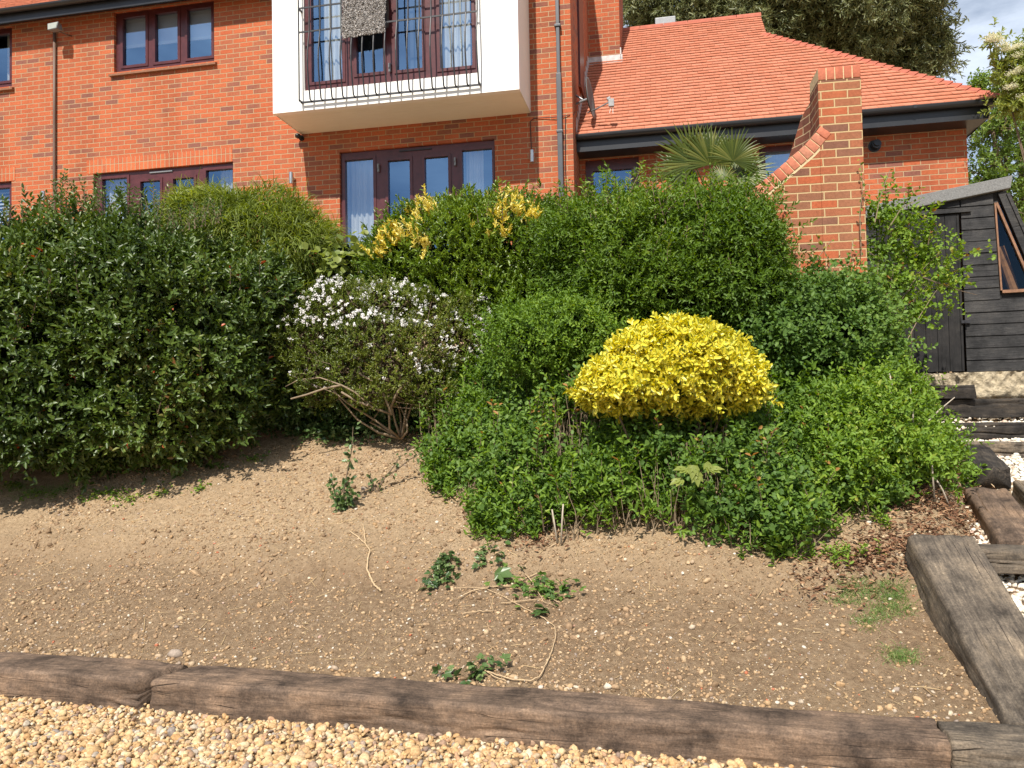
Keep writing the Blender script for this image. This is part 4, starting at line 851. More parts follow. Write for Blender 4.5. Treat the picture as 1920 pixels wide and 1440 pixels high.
# rough concrete base
X, Y_, F = grid(-1.7, 2.4, 0, .34, .02)
V = np.stack([X, np.zeros(len(X)), Y_-.34+ZB-.005], 1); V[:, 1] = -.06+.03*fbm(V[:, [0, 2]], 60, 3, 14)+.025*fbm(V[:, [0, 2]], 61, 2, 45)+np.where(Y_ < .1, (.1-Y_)*.9, 0)
Xt, Yt, Ft = grid(-1.7, 2.4, -.05, 2.3, .05); Vt = np.stack([Xt, Yt, ZB-.004+.0*Xt], 1)
base = mesh_np('concrete_base', np.vstack([V, Vt]), np.vstack([F, Ft+len(V)]), mat=M['rubble'], smooth=False, label='rough crumbling concrete base under the black shed', cat='concrete base')
base.matrix_world = Matrix.Translation((shx, shy, 0))@Matrix.Rotation(-PS, 4, 'Z')

# ================================================================== vegetation
def unit(v): return v/(np.linalg.norm(v, axis=-1, keepdims=True)+1e-9)
def rand_dirs(n): return unit(RNG.normal(size=(n, 3)))
def leaves(base, dirs, normals, length, width, prof=(.38, .5, .92, .8), fold=.25, droop=.12):
    """folded pointed leaves: 6 vertices, 2 quads; prof = (t1, w1, w2, t2)"""
    n = len(base); d = unit(dirs); s = unit(np.cross(d, normals)); u = np.cross(s, d)
    L = np.broadcast_to(length, (n,))[:, None]; W = np.broadcast_to(width, (n,))[:, None]/2
    t1, _, w2, t2 = prof[0], prof[1], prof[2], prof[3]
    m1 = base+d*L*t1; m2 = base+d*L*t2
    up = u*W*fold*2
    p = [base, m1-s*W+up, m2-s*W*w2*.75+up*.6-u*L*droop*.5, base+d*L-u*L*droop, m2+s*W*w2*.75+up*.6-u*L*droop*.5, m1+s*W+up]
    V = np.stack(p, 1).reshape(-1, 3); i = np.arange(n)[:, None]*6
    F = np.concatenate([i+[0, 3, 2, 1], i+[0, 5, 4, 3]], 0); E = np.tile([0, 1, 1, 0, 1, 1], n)
    return V, F, E
def sprig_leaves(org, sd, k, sl, ll, lw, ang=.9, pair=False, spread=.15, fold=.25, droop=.12, prof=(.38, .5, .92, .8), start=.15, updir=.5, tipup=.0):
    n = len(org); sd = unit(sd); a = unit(np.cross(sd, RNG.normal(size=(n, 3)))); b = np.cross(sd, a)
    t = np.linspace(start, 1, k)[None, :]*np.ones((n, 1)); 
    if pair: az = (np.arange(k)//2*(math.pi/2)+np.arange(k) % 2*math.pi)[None, :]+RNG.uniform(0, 6.28, (n, 1))+RNG.normal(0, .25, (n, k)); t = np.linspace(start, 1, (k+1)//2).repeat(2)[:k][None, :]*np.ones((n, 1))
    else: az = np.arange(k)[None, :]*2.4+RNG.uniform(0, 6.28, (n, 1))
    SL = np.broadcast_to(sl, (n,))[:, None]
    cu = .25*SL*t*t
    pos = org[:, None, :]+sd[:, None, :]*(t*SL)[..., None]+np.array([0, 0, 1])*(cu*tipup)[..., None]
    rad = a[:, None, :]*np.cos(az)[..., None]+b[:, None, :]*np.sin(az)[..., None]
    an = (ang*(1.15-.5*t)+RNG.normal(0, .18, t.shape))[..., None]
    d = sd[:, None, :]*np.cos(an)+rad*np.sin(an)+RNG.normal(0, spread, (n, k, 3))
    nr = sd[:, None, :]*np.sin(an)-rad*np.cos(an); nr = nr*(1-updir)+np.array([-.15, -.5, .85])*updir+RNG.normal(0, .25, (n, k, 3))
    sc = RNG.uniform(.65, 1.15, (n, k))*(1-.25*t)
    return pos.reshape(-1, 3), d.reshape(-1, 3), nr.reshape(-1, 3), (sc*ll).ravel(), (sc*lw).ravel()
def lobes_points(lobes, n, depth=.22, bump=.10, bfreq=5, cull=.35, zmin=None, seed=0):
    """points in the outer shell of a union of ellipsoids, with outward normals"""
    lobes = np.array(lobes, float); A = (lobes[:, 3]*lobes[:, 4]+lobes[:, 4]*lobes[:, 5]+lobes[:, 3]*lobes[:, 5]); A /= A.sum()
    P = []; NN = []
    tot = 0
    for _ in range(12):
        m = int(n*1.5); li = RNG.choice(len(lobes), m, p=A); u = rand_dirs(m); c = lobes[li, :3]; r = lobes[li, 3:6]
        nrm = unit(u/r); s = 1-depth*RNG.uniform(0, 1, m)**1.6
        pt = c+u*r*(s*(1+bump*fbm(c+u*r, 70+seed, 3, bfreq)+.75*bump*fbm(c+u*r, 71+seed, 2, bfreq*2.6)))[:, None]
        keep = np.ones(m, bool)
        for j in range(len(lobes)):
            q = np.linalg.norm((pt-lobes[j, :3])/lobes[j, 3:6], axis=1); keep &= ~((q < .80) & (li != j))
        tocam = unit(cC-pt); facing = (nrm*tocam).sum(1); keep &= (facing > -.25) | (RNG.uniform(0, 1, m) < cull)
        gz = zg(pt[:, 0], pt[:, 1]); keep &= pt[:, 2] > gz+.02
        if zmin is not None: keep &= pt[:, 2] > zmin
        P.append(pt[keep]); NN.append(nrm[keep]); tot += keep.sum()
        if tot >= n: break
    return np.concatenate(P)[:n], np.concatenate(NN)[:n]
def PX(px, py, Y, rx, rz_, ry=None, k=1.0):
    """lobe from a pixel centre, pixel radii and a distance"""
    c = at(px, py, Y); s = Y/FPX; return [c[0], c[1], c[2], rx*s, (ry if ry else rx*s), rz_*s]
def foliage(name, parent, mat, P, Nn, k, sl, ll, lw, out=.6, upb=.35, rnd=.35, var=.55, yfun=None, stray=.10, **kw):
    n = len(P); stray = .02 if name == 'foliage' and parent and parent.name == 'yellow_shrub' else stray; ks = RNG.uniform(0, 1, n) < stray; P = P+Nn*(ks*RNG.uniform(.3, 1.3, n)*sl)[:, None]
    sd = unit(Nn*out+np.array([0, 0, upb])+RNG.normal(0, rnd, (n, 3)))
    SL = sl*RNG.uniform(.7, 1.3, n)
    org = P-sd*(SL*.5)[:, None]
    b, d, nr, l, w_ = sprig_leaves(org, sd, k, SL, ll, lw, **kw)
    V, F, E = leaves(b, d, nr, l, w_, kw.get('prof', (.38, .5, .92, .8)), kw.get('fold', .25), kw.get('droop', .12))
    sv = np.repeat(np.clip(.5*RNG.uniform(0, 1, n)+.5*(.5+.9*fbm(P, 201, 2, 3.1)), 0, 1), k); lv = RNG.uniform(0, 1, n*k); v = np.clip(var*lv+(1-var)*sv, 0, 1)
    at_ = {'v': np.repeat(v, 6), 'e': E}
    if yfun is not None: at_['y'] = np.repeat(yfun(np.repeat(P, k, 0)), 6)
    return mesh_np(name, V, F, mat=mat, parent=parent, smooth=False, attrs=at_)
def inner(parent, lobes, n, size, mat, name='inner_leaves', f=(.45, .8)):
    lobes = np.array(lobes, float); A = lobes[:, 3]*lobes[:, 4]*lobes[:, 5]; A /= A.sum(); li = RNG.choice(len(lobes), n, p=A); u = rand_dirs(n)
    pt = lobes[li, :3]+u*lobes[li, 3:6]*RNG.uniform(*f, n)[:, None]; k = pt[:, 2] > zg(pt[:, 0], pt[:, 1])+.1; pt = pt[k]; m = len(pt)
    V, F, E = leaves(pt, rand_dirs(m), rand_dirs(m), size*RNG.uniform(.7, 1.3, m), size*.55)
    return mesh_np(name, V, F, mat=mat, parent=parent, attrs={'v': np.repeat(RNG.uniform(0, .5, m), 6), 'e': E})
def branches(parent, mat, root, targets, r0, name='branches', wob=.12, sub=6, n=6):
    mb = MB(); root = np.array(root, float)
    for T in targets:
        T = np.array(T, float); pts = []; ph = RNG.normal(size=(2, 3)); L_ = np.linalg.norm(T-root)
        for i in range(sub+1):
            t = i/sub; p = root+(T-root)*t; p = p+L_*wob*(ph[0]*math.sin(math.pi*t)*.6+ph[1]*math.sin(2*math.pi*t)*.35); pts.append(p)
        mb.tube(pts, [r0*(1-.8*i/sub)*RNG.uniform(.9, 1.1) for i in range(sub+1)], n)
    return mb.build(name, mat, parent, smooth=True)
M['bark'] = simple('shrub_bark', (.16, .115, .075), .9, .35, 40, bump=.004)
M['palebark'] = simple('pale_twig', (.24, .18, .115), .85, .3, 40, bump=.002)
M['rootbark'] = simple('dry_root', (.50, .36, .21), .85, .25, 60, bump=.002)
M['deadbrown'] = simple('dead_twigs', (.13, .075, .045), .9, .4, 60)
M['lf_dark'] = leaf_mat('dark_glossy_leaf', tone=(1.2, 1.14, 1.0), stops= [(0, (.028, .054, .011)), (.45, (.055, .098, .017)), (.8, (.095, .148, .028)), (.94, (.16, .19, .055)), (.985, (.20, .13, .06)), (1, (.42, .09, .03))], rough=.40, trans=.22, spec=.5)
M['lf_inner'] = leaf_mat('inner_leaf_shade_tone', [(0, (.016, .030, .008)), (1, (.035, .055, .014))], rough=.6, trans=.1, spec=.2)  # very dark green paints the shade inside the shrubs into the leaf colour
M['lf_shoot'] = leaf_mat('young_shoot_leaf', [(0, (.06, .12, .03)), (.6, (.12, .19, .05)), (1, (.22, .20, .09))], rough=.4, trans=.3)
M['lf_mid'] = leaf_mat('mid_green_leaf', tone=(1.03, 1.0, .85), stops= [(0, (.055, .11, .014)), (.5, (.10, .185, .022)), (.85, (.165, .26, .032)), (1, (.27, .33, .07))], rough=.48, trans=.33, spec=.35)
M['lf_low'] = leaf_mat('low_shrub_leaf', tone=(1.08, 1.06, .95), stops= [(0, (.06, .12, .018)), (.5, (.125, .22, .030)), (.85, (.20, .31, .042)), (.97, (.30, .36, .07)), (1, (.34, .18, .06))], rough=.5, trans=.33, spec=.3)
M['lf_blue'] = leaf_mat('round_bluish_leaf', tone=(1.02, 1.0, .85), stops= [(0, (.055, .115, .028)), (.5, (.10, .185, .042)), (1, (.18, .28, .06))], rough=.55, trans=.3, spec=.3)
M['lf_euon'] = leaf_mat('spindle_leaf', tone=(1.15, 1.0, 1.0), stops= [(0, (.05, .11, .012)), (.5, (.10, .19, .018)), (1, (.18, .29, .03))], rough=.33, trans=.25, patch=[(0, (.45, .40, .05)), (.3, (.68, .56, .08)), (.7, (.78, .66, .16)), (1, (.72, .68, .32))])
M['lf_yellow'] = leaf_mat('yellow_variegated_leaf', [(0, (.44, .44, .03)), (.3, (.76, .66, .05)), (.75, (.86, .79, .12)), (1, (.58, .63, .18))], rough=.38, trans=.3, edge=(.20, .24, .03), edge_at=.72)
M['lf_ygreen'] = leaf_mat('yellow_shrub_inner_leaf', [(0, (.08, .13, .02)), (1, (.20, .24, .04))], rough=.5, trans=.25)
M['lf_white'] = leaf_mat('small_olive_leaf', [(0, (.06, .095, .012)), (.5, (.125, .165, .02)), (.9, (.21, .24, .04)), (1, (.24, .14, .05))], rough=.35, trans=.22)
M['lf_ivy'] = leaf_mat('ivy_leaf', [(0, (.035, .075, .02)), (.6, (.085, .145, .04)), (1, (.20, .27, .10))], rough=.38, trans=.2)
M['lf_thread'] = leaf_mat('thread_foliage', [(0, (.09, .13, .02)), (.5, (.19, .24, .035)), (.9, (.33, .37, .06)), (1, (.30, .17, .06))], rough=.55, trans=.35)
M['lf_euc'] = leaf_mat('gum_leaf', [(0, (.09, .11, .04)), (.5, (.16, .18, .07)), (1, (.27, .27, .12))], rough=.42, trans=.2)
M['lf_tree'] = leaf_mat('tree_leaf', [(0, (.09, .16, .03)), (.6, (.18, .27, .05)), (1, (.32, .40, .09))], rough=.45, trans=.4)
M['lf_elder'] = leaf_mat('elder_leaf', [(0, (.14, .20, .04)), (1, (.34, .38, .09))], rough=.45, trans=.4)
M['lf_palm'] = leaf_mat('palm_leaf', [(0, (.055, .085, .012)), (.6, (.105, .14, .022)), (1, (.21, .22, .05))], rough=.4, trans=.3)
M['deadleaf'] = leaf_mat('brown_inner_leaf', [(0, (.05, .04, .02)), (.6, (.09, .06, .03)), (1, (.16, .08, .04))], rough=.7, trans=.1, spec=.2)
M['petal'] = leaf_mat('white_petal', [(0, (.88, .85, .85)), (1, (.95, .94, .92))], rough=.7, trans=.35, spec=.2)
M['cream_petal'] = leaf_mat('cream_petal', [(0, (.70, .68, .48)), (1, (.84, .82, .66))], rough=.6, trans=.3)

# 1. big dark glossy shrub (left)
L1 = [PX(200, 645, 7.45, 265, 208, 1.0), PX(60, 660, 7.35, 250, 215, 1.0), PX(330, 620, 7.4, 190, 172, .95), PX(420, 590, 7.5, 125, 120, .7), PX(-120, 665, 7.4, 250, 215, 1.0),
      PX(110, 535, 7.5, 190, 100, .8), PX(270, 515, 7.5, 140, 82, .8), PX(380, 700, 7.2, 125, 105, .6), PX(80, 765, 7.0, 220, 95, .5), PX(280, 765, 7.0, 130, 85, .45), PX(470, 560, 7.4, 80, 80, .5)]
sh1 = empty('dark_shrub', tuple(at(150, 880, 7.3)), label='huge dark glossy shrub filling the left side in front of the house', cat='shrub')
sh1.location = (-2.9, 7.5, 1.2); bpy.context.view_layer.update()
def local(parent, o):       # keep world geometry under a parent that sits elsewhere
    o.matrix_parent_inverse = parent.matrix_world.inverted(); return o
def fol(parent, *a, **k): return local(parent, foliage(a[0], parent, *a[1:], **k))
P, Nn = lobes_points(L1, 7600, .34, .19, 3.4, .2, seed=1)
fol(sh1, 'foliage', M['lf_dark'], P, Nn, 11, .22, .074, .034, out=.7, upb=.30, rnd=.35, pair=True, ang=.85, updir=.35, fold=.3)
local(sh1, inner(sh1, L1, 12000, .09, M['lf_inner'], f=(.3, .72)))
# tall young shoots on top
n = 120; bx_ = RNG.uniform(-20, 420, n); T = []; mbs = MB(); P = []; D = []
for i in range(n):
    px_i = bx_[i]; Yi = 7.3+RNG.uniform(-.3, .4); top_y = 408-14*math.sin(px_i/60); h = RNG.uniform(.16, .42) * (1.15 if 90 < px_i < 300 else .65)
    b = at(px_i, top_y+18, Yi); d = unit(np.array([RNG.normal(0, .25), RNG.normal(0, .2), 1.0])); mbs.tube([b, b+d*h*.6, b+d*h+[RNG.normal(0, .02), 0, 0]], [.004, .003, .0015], 5)
    for t in np.linspace(.1, 1, int(h/.033)):
        a = RNG.uniform(0, 6.28)
        for q in (0, math.pi): P.append(b+d*h*t); D.append(d*.75+np.array([math.cos(a+q), math.sin(a+q), 0])*.8)
P = np.array(P); D = np.array(D)
V, F, E = leaves(P, D, np.array([0, 0, 1.])+RNG.normal(0, .4, P.shape), .043*RNG.uniform(.6, 1.1, len(P)), .018)
local(sh1, mesh_np('shoot_foliage', V, F, mat=M['lf_shoot'], parent=sh1, attrs={'v': np.repeat(RNG.uniform(0, 1, len(P)), 6), 'e': E}))
local(sh1, mbs.build('shoot_twigs', M['bark'], sh1))
local(sh1, branches(sh1, M['bark'], (-2.8, 7.5, 1.2), [L1[i][:3] for i in range(len(L1)-1)], .035))

# 2. golden thread-leaved conifer behind it
L2 = [PX(460, 450, 8.4, 140, 100, .75), PX(560, 480, 8.3, 90, 98, .6), PX(400, 430, 8.4, 100, 78, .6), PX(520, 560, 8.1, 110, 110, .5)]
sh2 = empty('thread_conifer', (-2.7, 8.5, 1.7), label='golden green thread leaved conifer between the dark shrub and the patio doors', cat='conifer'); bpy.context.view_layer.update()
def threads(lobes, n, parent, mat, ln=(.12, .30), w_=.0065, seg=5):
    P, Nn = lobes_points(lobes, n, .25, .16, 5, .25, seed=2); d = unit(Nn*.8+np.array([0, 0, .55])+RNG.normal(0, .45, P.shape)); L_ = RNG.uniform(*ln, len(P)); s = unit(np.cross(d, RNG.normal(size=P.shape)))
    A = []; p = P-d*L_[:, None]*.4
    for i in range(seg+1):
        ww = w_*(1-.7*i/seg); A += [p-s*ww, p+s*ww]; d = unit(d+np.array([0, 0, -.34])+RNG.normal(0, .12, d.shape)); p = p+d*(L_/seg)[:, None]
    V = np.stack(A, 1).reshape(-1, 3); m = 2*(seg+1); i0 = np.arange(len(P))[:, None]*m; F = np.concatenate([i0+[2*i, 2*i+1, 2*i+3, 2*i+2] for i in range(seg)])
    v = np.clip(.5*RNG.uniform(0, 1, len(P))+.5*(.5+.5*fbm(P, 5, 2, 6)), 0, 1)
    return local(parent, mesh_np('foliage', V, F, mat=mat, parent=parent, attrs={'v': np.repeat(v, m)}))
threads(L2, 13000, sh2, M['lf_thread'])
local(sh2, inner(sh2, L2, 9000, .06, M['lf_white'], f=(.4, .86)))
local(sh2, branches(sh2, M['bark'], (-2.7, 8.5, 1.7), [l[:3] for l in L2], .03))

LS = [PX(590, 690, 8.0, 90, 70, .3), PX(520, 740, 7.9, 80, 50, .25), PX(680, 730, 8.0, 90, 55, .3), PX(780, 740, 7.9, 90, 45, .3), PX(640, 620, 8.2, 120, 70, .3), PX(470, 690, 7.9, 70, 70, .3), PX(860, 720, 7.8, 80, 60, .3), PX(700, 540, 8.3, 110, 50, .3), PX(570, 750, 7.75, 100, 38, .22), PX(690, 755, 7.65, 90, 34, .22), PX(800, 765, 7.5, 70, 34, .22), PX(490, 770, 7.7, 60, 36, .2)]  # foliage lobes added to fill this spot with deep shade
shd = empty('ivy_shade_fill', (-1.6, 8.0, 1.6), label='dark ivy added as fill for the deep shade behind the flowering shrub', cat='ivy'); bpy.context.view_layer.update()
P, Nn = lobes_points(LS, 3600, .4, .2, 5, .2, seed=50)
fol(shd, 'foliage', M['lf_ivy'], P, Nn, 8, .14, .055, .035, out=.5, upb=.2, rnd=.5, ang=1.1, updir=.4)
local(shd, inner(shd, LS, 3000, .08, M['lf_dark']))

# 3. broad green spindle shrub with yellow patches
L3 = [PX(850, 490, 7.9, 150, 112, .7), PX(960, 480, 7.9, 150, 108, .7), PX(1040, 500, 7.9, 110, 105, .6), PX(760, 500, 7.8, 72, 88, .45), PX(900, 560, 7.7, 170, 75, .55), PX(1000, 570, 7.6, 120, 75, .5)]
sh3 = empty('spindle_shrub', (-.3, 8.0, 1.6), label='bright green spindle shrub with yellow patches below the patio doors', cat='shrub'); bpy.context.view_layer.update()
YP = [(at(950, 385, 7.4), .21), (at(990, 400, 7.4), .12), (at(800, 385, 7.6), .13), (at(765, 412, 7.4), .14), (at(735, 430, 7.4), .14), (at(710, 465, 7.4), .10), (at(790, 455, 7.2), .10), (at(880, 405, 7.2), .07), (at(935, 445, 7.2), .09), (at(780, 475, 7.2), .07), (at(845, 430, 7.2), .03)]
def yf(P):
    m = np.zeros(len(P)); f_ = .035*fbm(P, 9, 2, 22)
    for c, r in YP: m = np.maximum(m, (np.linalg.norm((P-np.array(c))*[1, .4, 1], axis=1)+f_ < r)*(fbm(P, 10, 2, 30) > -.25))
    return m
P, Nn = lobes_points(L3, 5200, .22, .09, 6, .25, seed=3)
fol(sh3, 'foliage', M['lf_euon'], P, Nn, 12, .12, .056, .021, out=.6, upb=.5, rnd=.3, ang=.65, updir=.35, yfun=yf)
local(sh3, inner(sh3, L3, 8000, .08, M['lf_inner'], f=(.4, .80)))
local(sh3, branches(sh3, M['bark'], (-.3, 8.0, 1.6), [l[:3] for l in L3], .03))

# 4. privet-like shrub in front of the door and palm
L4 = [PX(1180, 475, 7.0, 130, 104, .6), PX(1290, 478, 6.9, 140, 108, .6), PX(1380, 470, 6.8, 90, 105, .5), PX(1110, 480, 7.1, 90, 92, .5), PX(1250, 530, 6.7, 170, 75, .5), PX(1400, 540, 6.6, 85, 70, .4), PX(1170, 400, 7.2, 70, 36, .3), PX(1290, 402, 7.1, 95, 32, .3)]
sh4 = empty('privet_shrub', (1.3, 7.0, 1.4), label='dense mid green privet shrub in front of the fan palm', cat='shrub'); bpy.context.view_layer.update()
P, Nn = lobes_points(L4, 5600, .3, .17, 4.5, .25, seed=4)
fol(sh4, 'foliage', M['lf_mid'], P, Nn, 11, .19, .054, .020, out=.6, upb=.35, rnd=.5, ang=.85, updir=.35)
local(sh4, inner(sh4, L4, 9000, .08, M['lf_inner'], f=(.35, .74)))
local(sh4, branches(sh4, M['bark'], (1.3, 6.95, 1.4), [l[:3] for l in L4], .028))

# 5. fan palm
palm = empty('fan_palm', tuple(at(1330, 420, 9.3)), label='spiky fan palm rising behind the privet shrub against the wing', cat='palm'); palm.location.z = 3.3; bpy.context.view_layer.update()
pc = at(1335, 385, 9.3)
def fan(hub, axis, face, R0, nseg=30, sp=1.75):
    axis = unit(np.array(axis, float)); face = unit(np.array(face, float)); side = unit(np.cross(face, axis)); face = np.cross(axis, side)
    V = []; F = []
    for k in range(nseg):
        a = -sp+2*sp*k/(nseg-1); d = axis*math.cos(a)+side*math.sin(a); r = R0*(.80+.2*math.cos(a*.8))*random.uniform(.93, 1.05); q = unit(np.cross(face, d)); w_ = R0*sp/nseg*1.7
        dr = -np.array([0, 0, 1])*.10*R0*random.uniform(.3, 1.4); b = len(V); up = face*w_*.35
        for t, ww in ((0, .08), (.35, .72), (.62, .62), (.85, .28), (1, .03)):
            c = hub+d*r*t+dr*t**3; w2 = w_*ww*(1 if t > .3 else 1); V += [c-q*w2*.5, c+up*(ww), c+q*w2*.5]
        for j in range(4):
            F += [(b+3*j, b+3*j+1, b+3*j+4, b+3*j+3), (b+3*j+1, b+3*j+2, b+3*j+5, b+3*j+4)]
    return V, F
for (hx, hy, dx, dz, R0, dY, fz) in ((1302, 312, -.62, .75, .50, 0, -.25), (1331, 312, -.02, 1, .46, .05, -.2), (1374, 306, .35, .9, .36, -.08, -.1), (1356, 342, .05, 1, .21, -.15, 0), (1290, 330, -1, .25, .42, .1, -.5), (1385, 330, 1, .35, .40, .05, -.5), (1310, 345, -.9, -.1, .36, .1, -.7), (1375, 345, .9, .0, .3, .1, -.7), (1340, 300, .2, .8, .4, .5, .3)):
    R0 *= 1.12; hub = at(hx, hy-4, 9.3+dY-.1); V, F = fan(hub, (dx, RNG.normal(0, .15), dz), (RNG.normal(0, .15)-.1*dx, -1, -fz), R0)
    fr = local(palm, mesh_np('frond', V, F, mat=M['lf_palm'], parent=palm, attrs={'v': np.repeat(RNG.uniform(0, 1, len(V)//15), 15)}))
    mb = MB(); mb.tube([pc+[0, 0, -.1], mid(pc, hub)+[0, 0, .02], hub], [.012, .009, .006], 6); st = mb.build('petiole', M['lf_palm'], fr); st.matrix_parent_inverse = fr.matrix_world.inverted()@Matrix.Identity(4)
    st.matrix_parent_inverse = (palm.matrix_world@fr.matrix_parent_inverse@Matrix.Identity(4)).inverted() if False else Matrix.Identity(4)
mb = MB(); mb.tube([(pc[0], pc[1], 3.2), (pc[0], pc[1], pc[2]-.05)], [.11, .09], 12); local(palm, mb.build('trunk', M['deadbrown'], palm, smooth=True))

# 6. white flowering shrub
L6 = [PX(640, 590, 7.35, 85, 62, .5), PX(740, 585, 7.4, 90, 55, .5), PX(830, 610, 7.4, 78, 68, .45), PX(600, 650, 7.2, 55, 55, .35), PX(700, 640, 7.0, 80, 50, .4), PX(790, 660, 7.1, 70, 60, .4), PX(745, 690, 6.95, 60, 50, .35), PX(590, 700, 7.1, 45, 40, .3), PX(860, 640, 7.2, 52, 62, .3), PX(880, 600, 7.3, 40, 50, .3), PX(560, 640, 7.25, 40, 55, .3), PX(650, 700, 7.1, 60, 40, .3), PX(810, 735, 7.0, 55, 38, .3), PX(700, 735, 7.0, 45, 28, .25), PX(600, 735, 7.2, 40, 28, .25)]
sh6 = empty('flowering_shrub', (-1.05, 7.2, 1.3), label='gnarled shrub dotted with small white flowers, bare twigs below', cat='shrub'); bpy.context.view_layer.update()
P, Nn = lobes_points(L6, 4200, .26, .22, 6, .25, seed=6)
fol(sh6, 'foliage', M['lf_white'], P, Nn, 12, .075, .026, .013, out=.6, upb=.5, rnd=.4, ang=.8, updir=.3)
local(sh6, inner(sh6, L6, 3000, .05, M['deadleaf'], f=(.35, .8)))
tg = [l[:3] for l in L6]; P2_, N2_ = lobes_points(L6, 150, .5, .1, 5, .2, seed=8)
local(sh6, branches(sh6, M['palebark'], (-1.0, 7.15, 1.33), tg[:9], .012, wob=.2)); 
mb = MB()
for p in P2_:
    if p[2] > 1.95 and RNG.uniform() < .6: continue
    t = np.array(tg[RNG.integers(len(tg))]); r = mid(t, (-1.0, 7.15, 1.5)); mb.tube([r, mid(r, p)+RNG.normal(0, .05, 3), p], [.006, .004, .0015], 5)
local(sh6, mb.build('bare_twigs', M['palebark'], sh6))
# two bare limbs reaching left and hanging low
mb = MB()
for pts in ([(730, 775), (700, 765), (665, 735), (640, 722), (600, 708), (560, 712), (535, 725)], [(735, 778), (720, 740), (700, 715), (672, 700)], [(730, 770), (745, 735), (765, 712), (790, 690)], [(640, 722), (610, 728), (575, 740), (545, 748)], [(690, 760), (668, 752), (640, 735)]):
    mb.tube([at(x, y, 6.85+.05*math.sin(x)) for x, y in pts], [.011*(1-.12*i) for i in range(len(pts))], 7)
local(sh6, mb.build('limb', M['palebark'], sh6, smooth=True))
# flowers
Pf, Nf = lobes_points(L6, 5200, .04, .13, 8, .1, seed=6)
pxf = 960+FPX*((Pf-cC)@cR)/((Pf-cC)@cF); pyf = 720-FPX*((Pf-cC)@cU)/((Pf-cC)@cF)
dens = np.clip(.55+.6*fbm(Pf, 12, 2, 9), 0, 1)*np.where(pyf < 615, 1, np.where((pxf > 770) & (pyf < 700), .9, .05))
kf = (RNG.uniform(0, 1, len(Pf)) < dens*.42) & (pyf < 740); Pf, Nf = Pf[kf]+unit(Nf[kf]+[0, -.4, .5])*.02, Nf[kf]
c = np.repeat(Pf, 12, 0)+RNG.normal(0, .0065, (len(Pf)*12, 3)); d = unit(np.repeat(unit(Nf+[0, -.5, .5]), 12, 0)*.25+RNG.normal(0, 1, c.shape))
V, F, E = leaves(c, d, RNG.normal(size=c.shape), .0135, .0125, prof=(.5, .5, 1.2, .85), fold=.1)
local(sh6, mesh_np('blossom', V, F, mat=M['petal'], parent=sh6, attrs={'v': np.repeat(RNG.uniform(0, 1, len(c)), 6), 'e': E}, kind='stuff'))

# 7. yellow variegated shrub
L7 = [PX(1260, 705, 5.75, 138, 78, .52), PX(1180, 720, 5.7, 88, 58, .40), PX(1340, 710, 5.7, 82, 62, .42), PX(1270, 655, 5.8, 98, 48, .42), PX(1145, 730, 5.6, 48, 32, .28), PX(1385, 728, 5.6, 40, 36, .3), PX(1200, 665, 5.7, 60, 36, .3)]
sh7 = empty('yellow_shrub', (1.15, 5.8, 1.0), label='bright yellow variegated dome shaped shrub standing out of the green bank', cat='shrub'); bpy.context.view_layer.update()
P, Nn = lobes_points(L7, 2500, .15, .15, 6, .25, seed=7)
pz = (P[:, 2]-min(p[2]-p[5] for p in L7)); ok = ~((Nn[:, 2] < -.5) & (RNG.uniform(0, 1, len(P)) < .6)); P, Nn = P[ok], Nn[ok]
fol(sh7, 'foliage', M['lf_yellow'], P, Nn, 8, .085, .062, .034, out=.75, upb=.05, rnd=.25, ang=.85, updir=.2, fold=.22, droop=.22, prof=(.4, .5, 1.2, .76))
local(sh7, inner(sh7, L7, 3500, .07, M['lf_ygreen'], f=(.35, .86)))
local(sh7, branches(sh7, M['bark'], (1.15, 5.85, 1.0), [l[:3] for l in L7], .02))

# 8. low shrubs on the bank: height field over a ground patch
def inpoly(x, y, poly):
    c = np.zeros(len(x), bool); n = len(poly)
    for i in range(n):
        x1, y1 = poly[i]; x2, y2 = poly[(i+1) % n]; m = ((y1 > y) != (y2 > y)) & (x < (x2-x1)*(y-y1)/(y2-y1+1e-12)+x1); c ^= m
    return c
front = [G(x, y)[:2] for x, y in ((838, 905), (862, 960), (905, 1000), (975, 1012), (1070, 1018), (1180, 1008), (1290, 1018), (1380, 1040), (1450, 1052), (1520, 1050), (1570, 1000), (1640, 985), (1690, 935), (1760, 890), (1800, 865))]
front = [tuple(p) for p in front]; poly8 = front+[(3.35, 6.1), (3.45, 6.6), (3.2, 6.95), (2.9, 6.95), (1.2, 7.2), (-.3, 7.3), (-.75, 6.9), (-.62, 6.2)]
fp_ = np.array(front)
def dfront(x, y):
    p = np.stack([x, y], 1); a, b = fp_[:-1], fp_[1:]; d = np.full(len(x), 9.)
    for q0, q1 in zip(a, b):
        v = q1-q0; t = np.clip(((p-q0)@v)/(v@v), 0, 1); d = np.minimum(d, np.linalg.norm(p-(q0+t[:, None]*v), axis=1))
    return d
def cover_h(x, y):
    P = np.stack([x, y], 1); d = dfront(x, y)
    h = .07+.52*(1-np.exp(-d/.45))*(1+.62*fbm(P, 21, 3, 3.4))+.11*fbm(P, 22, 2, 10)
    right = np.clip((x-2.1)/.8, 0, 1)*np.clip((y-4.9)/.8, 0, 1); h = h*(1+.20*right)*(1-.75*np.clip((x-2.7)/.5, 0, 1)*np.clip((y-5.9)/.4, 0, 1))
    yb = np.exp(-(((x-1.0)/.7)**2+((y-5.32)/.32)**2)); h = h+.30*yb
    left = np.clip((.1-x)/.5, 0, 1)*np.clip((y-6.2)/.7, 0, 1); h = h*(1+.25*left)
    return np.maximum(h, .07)
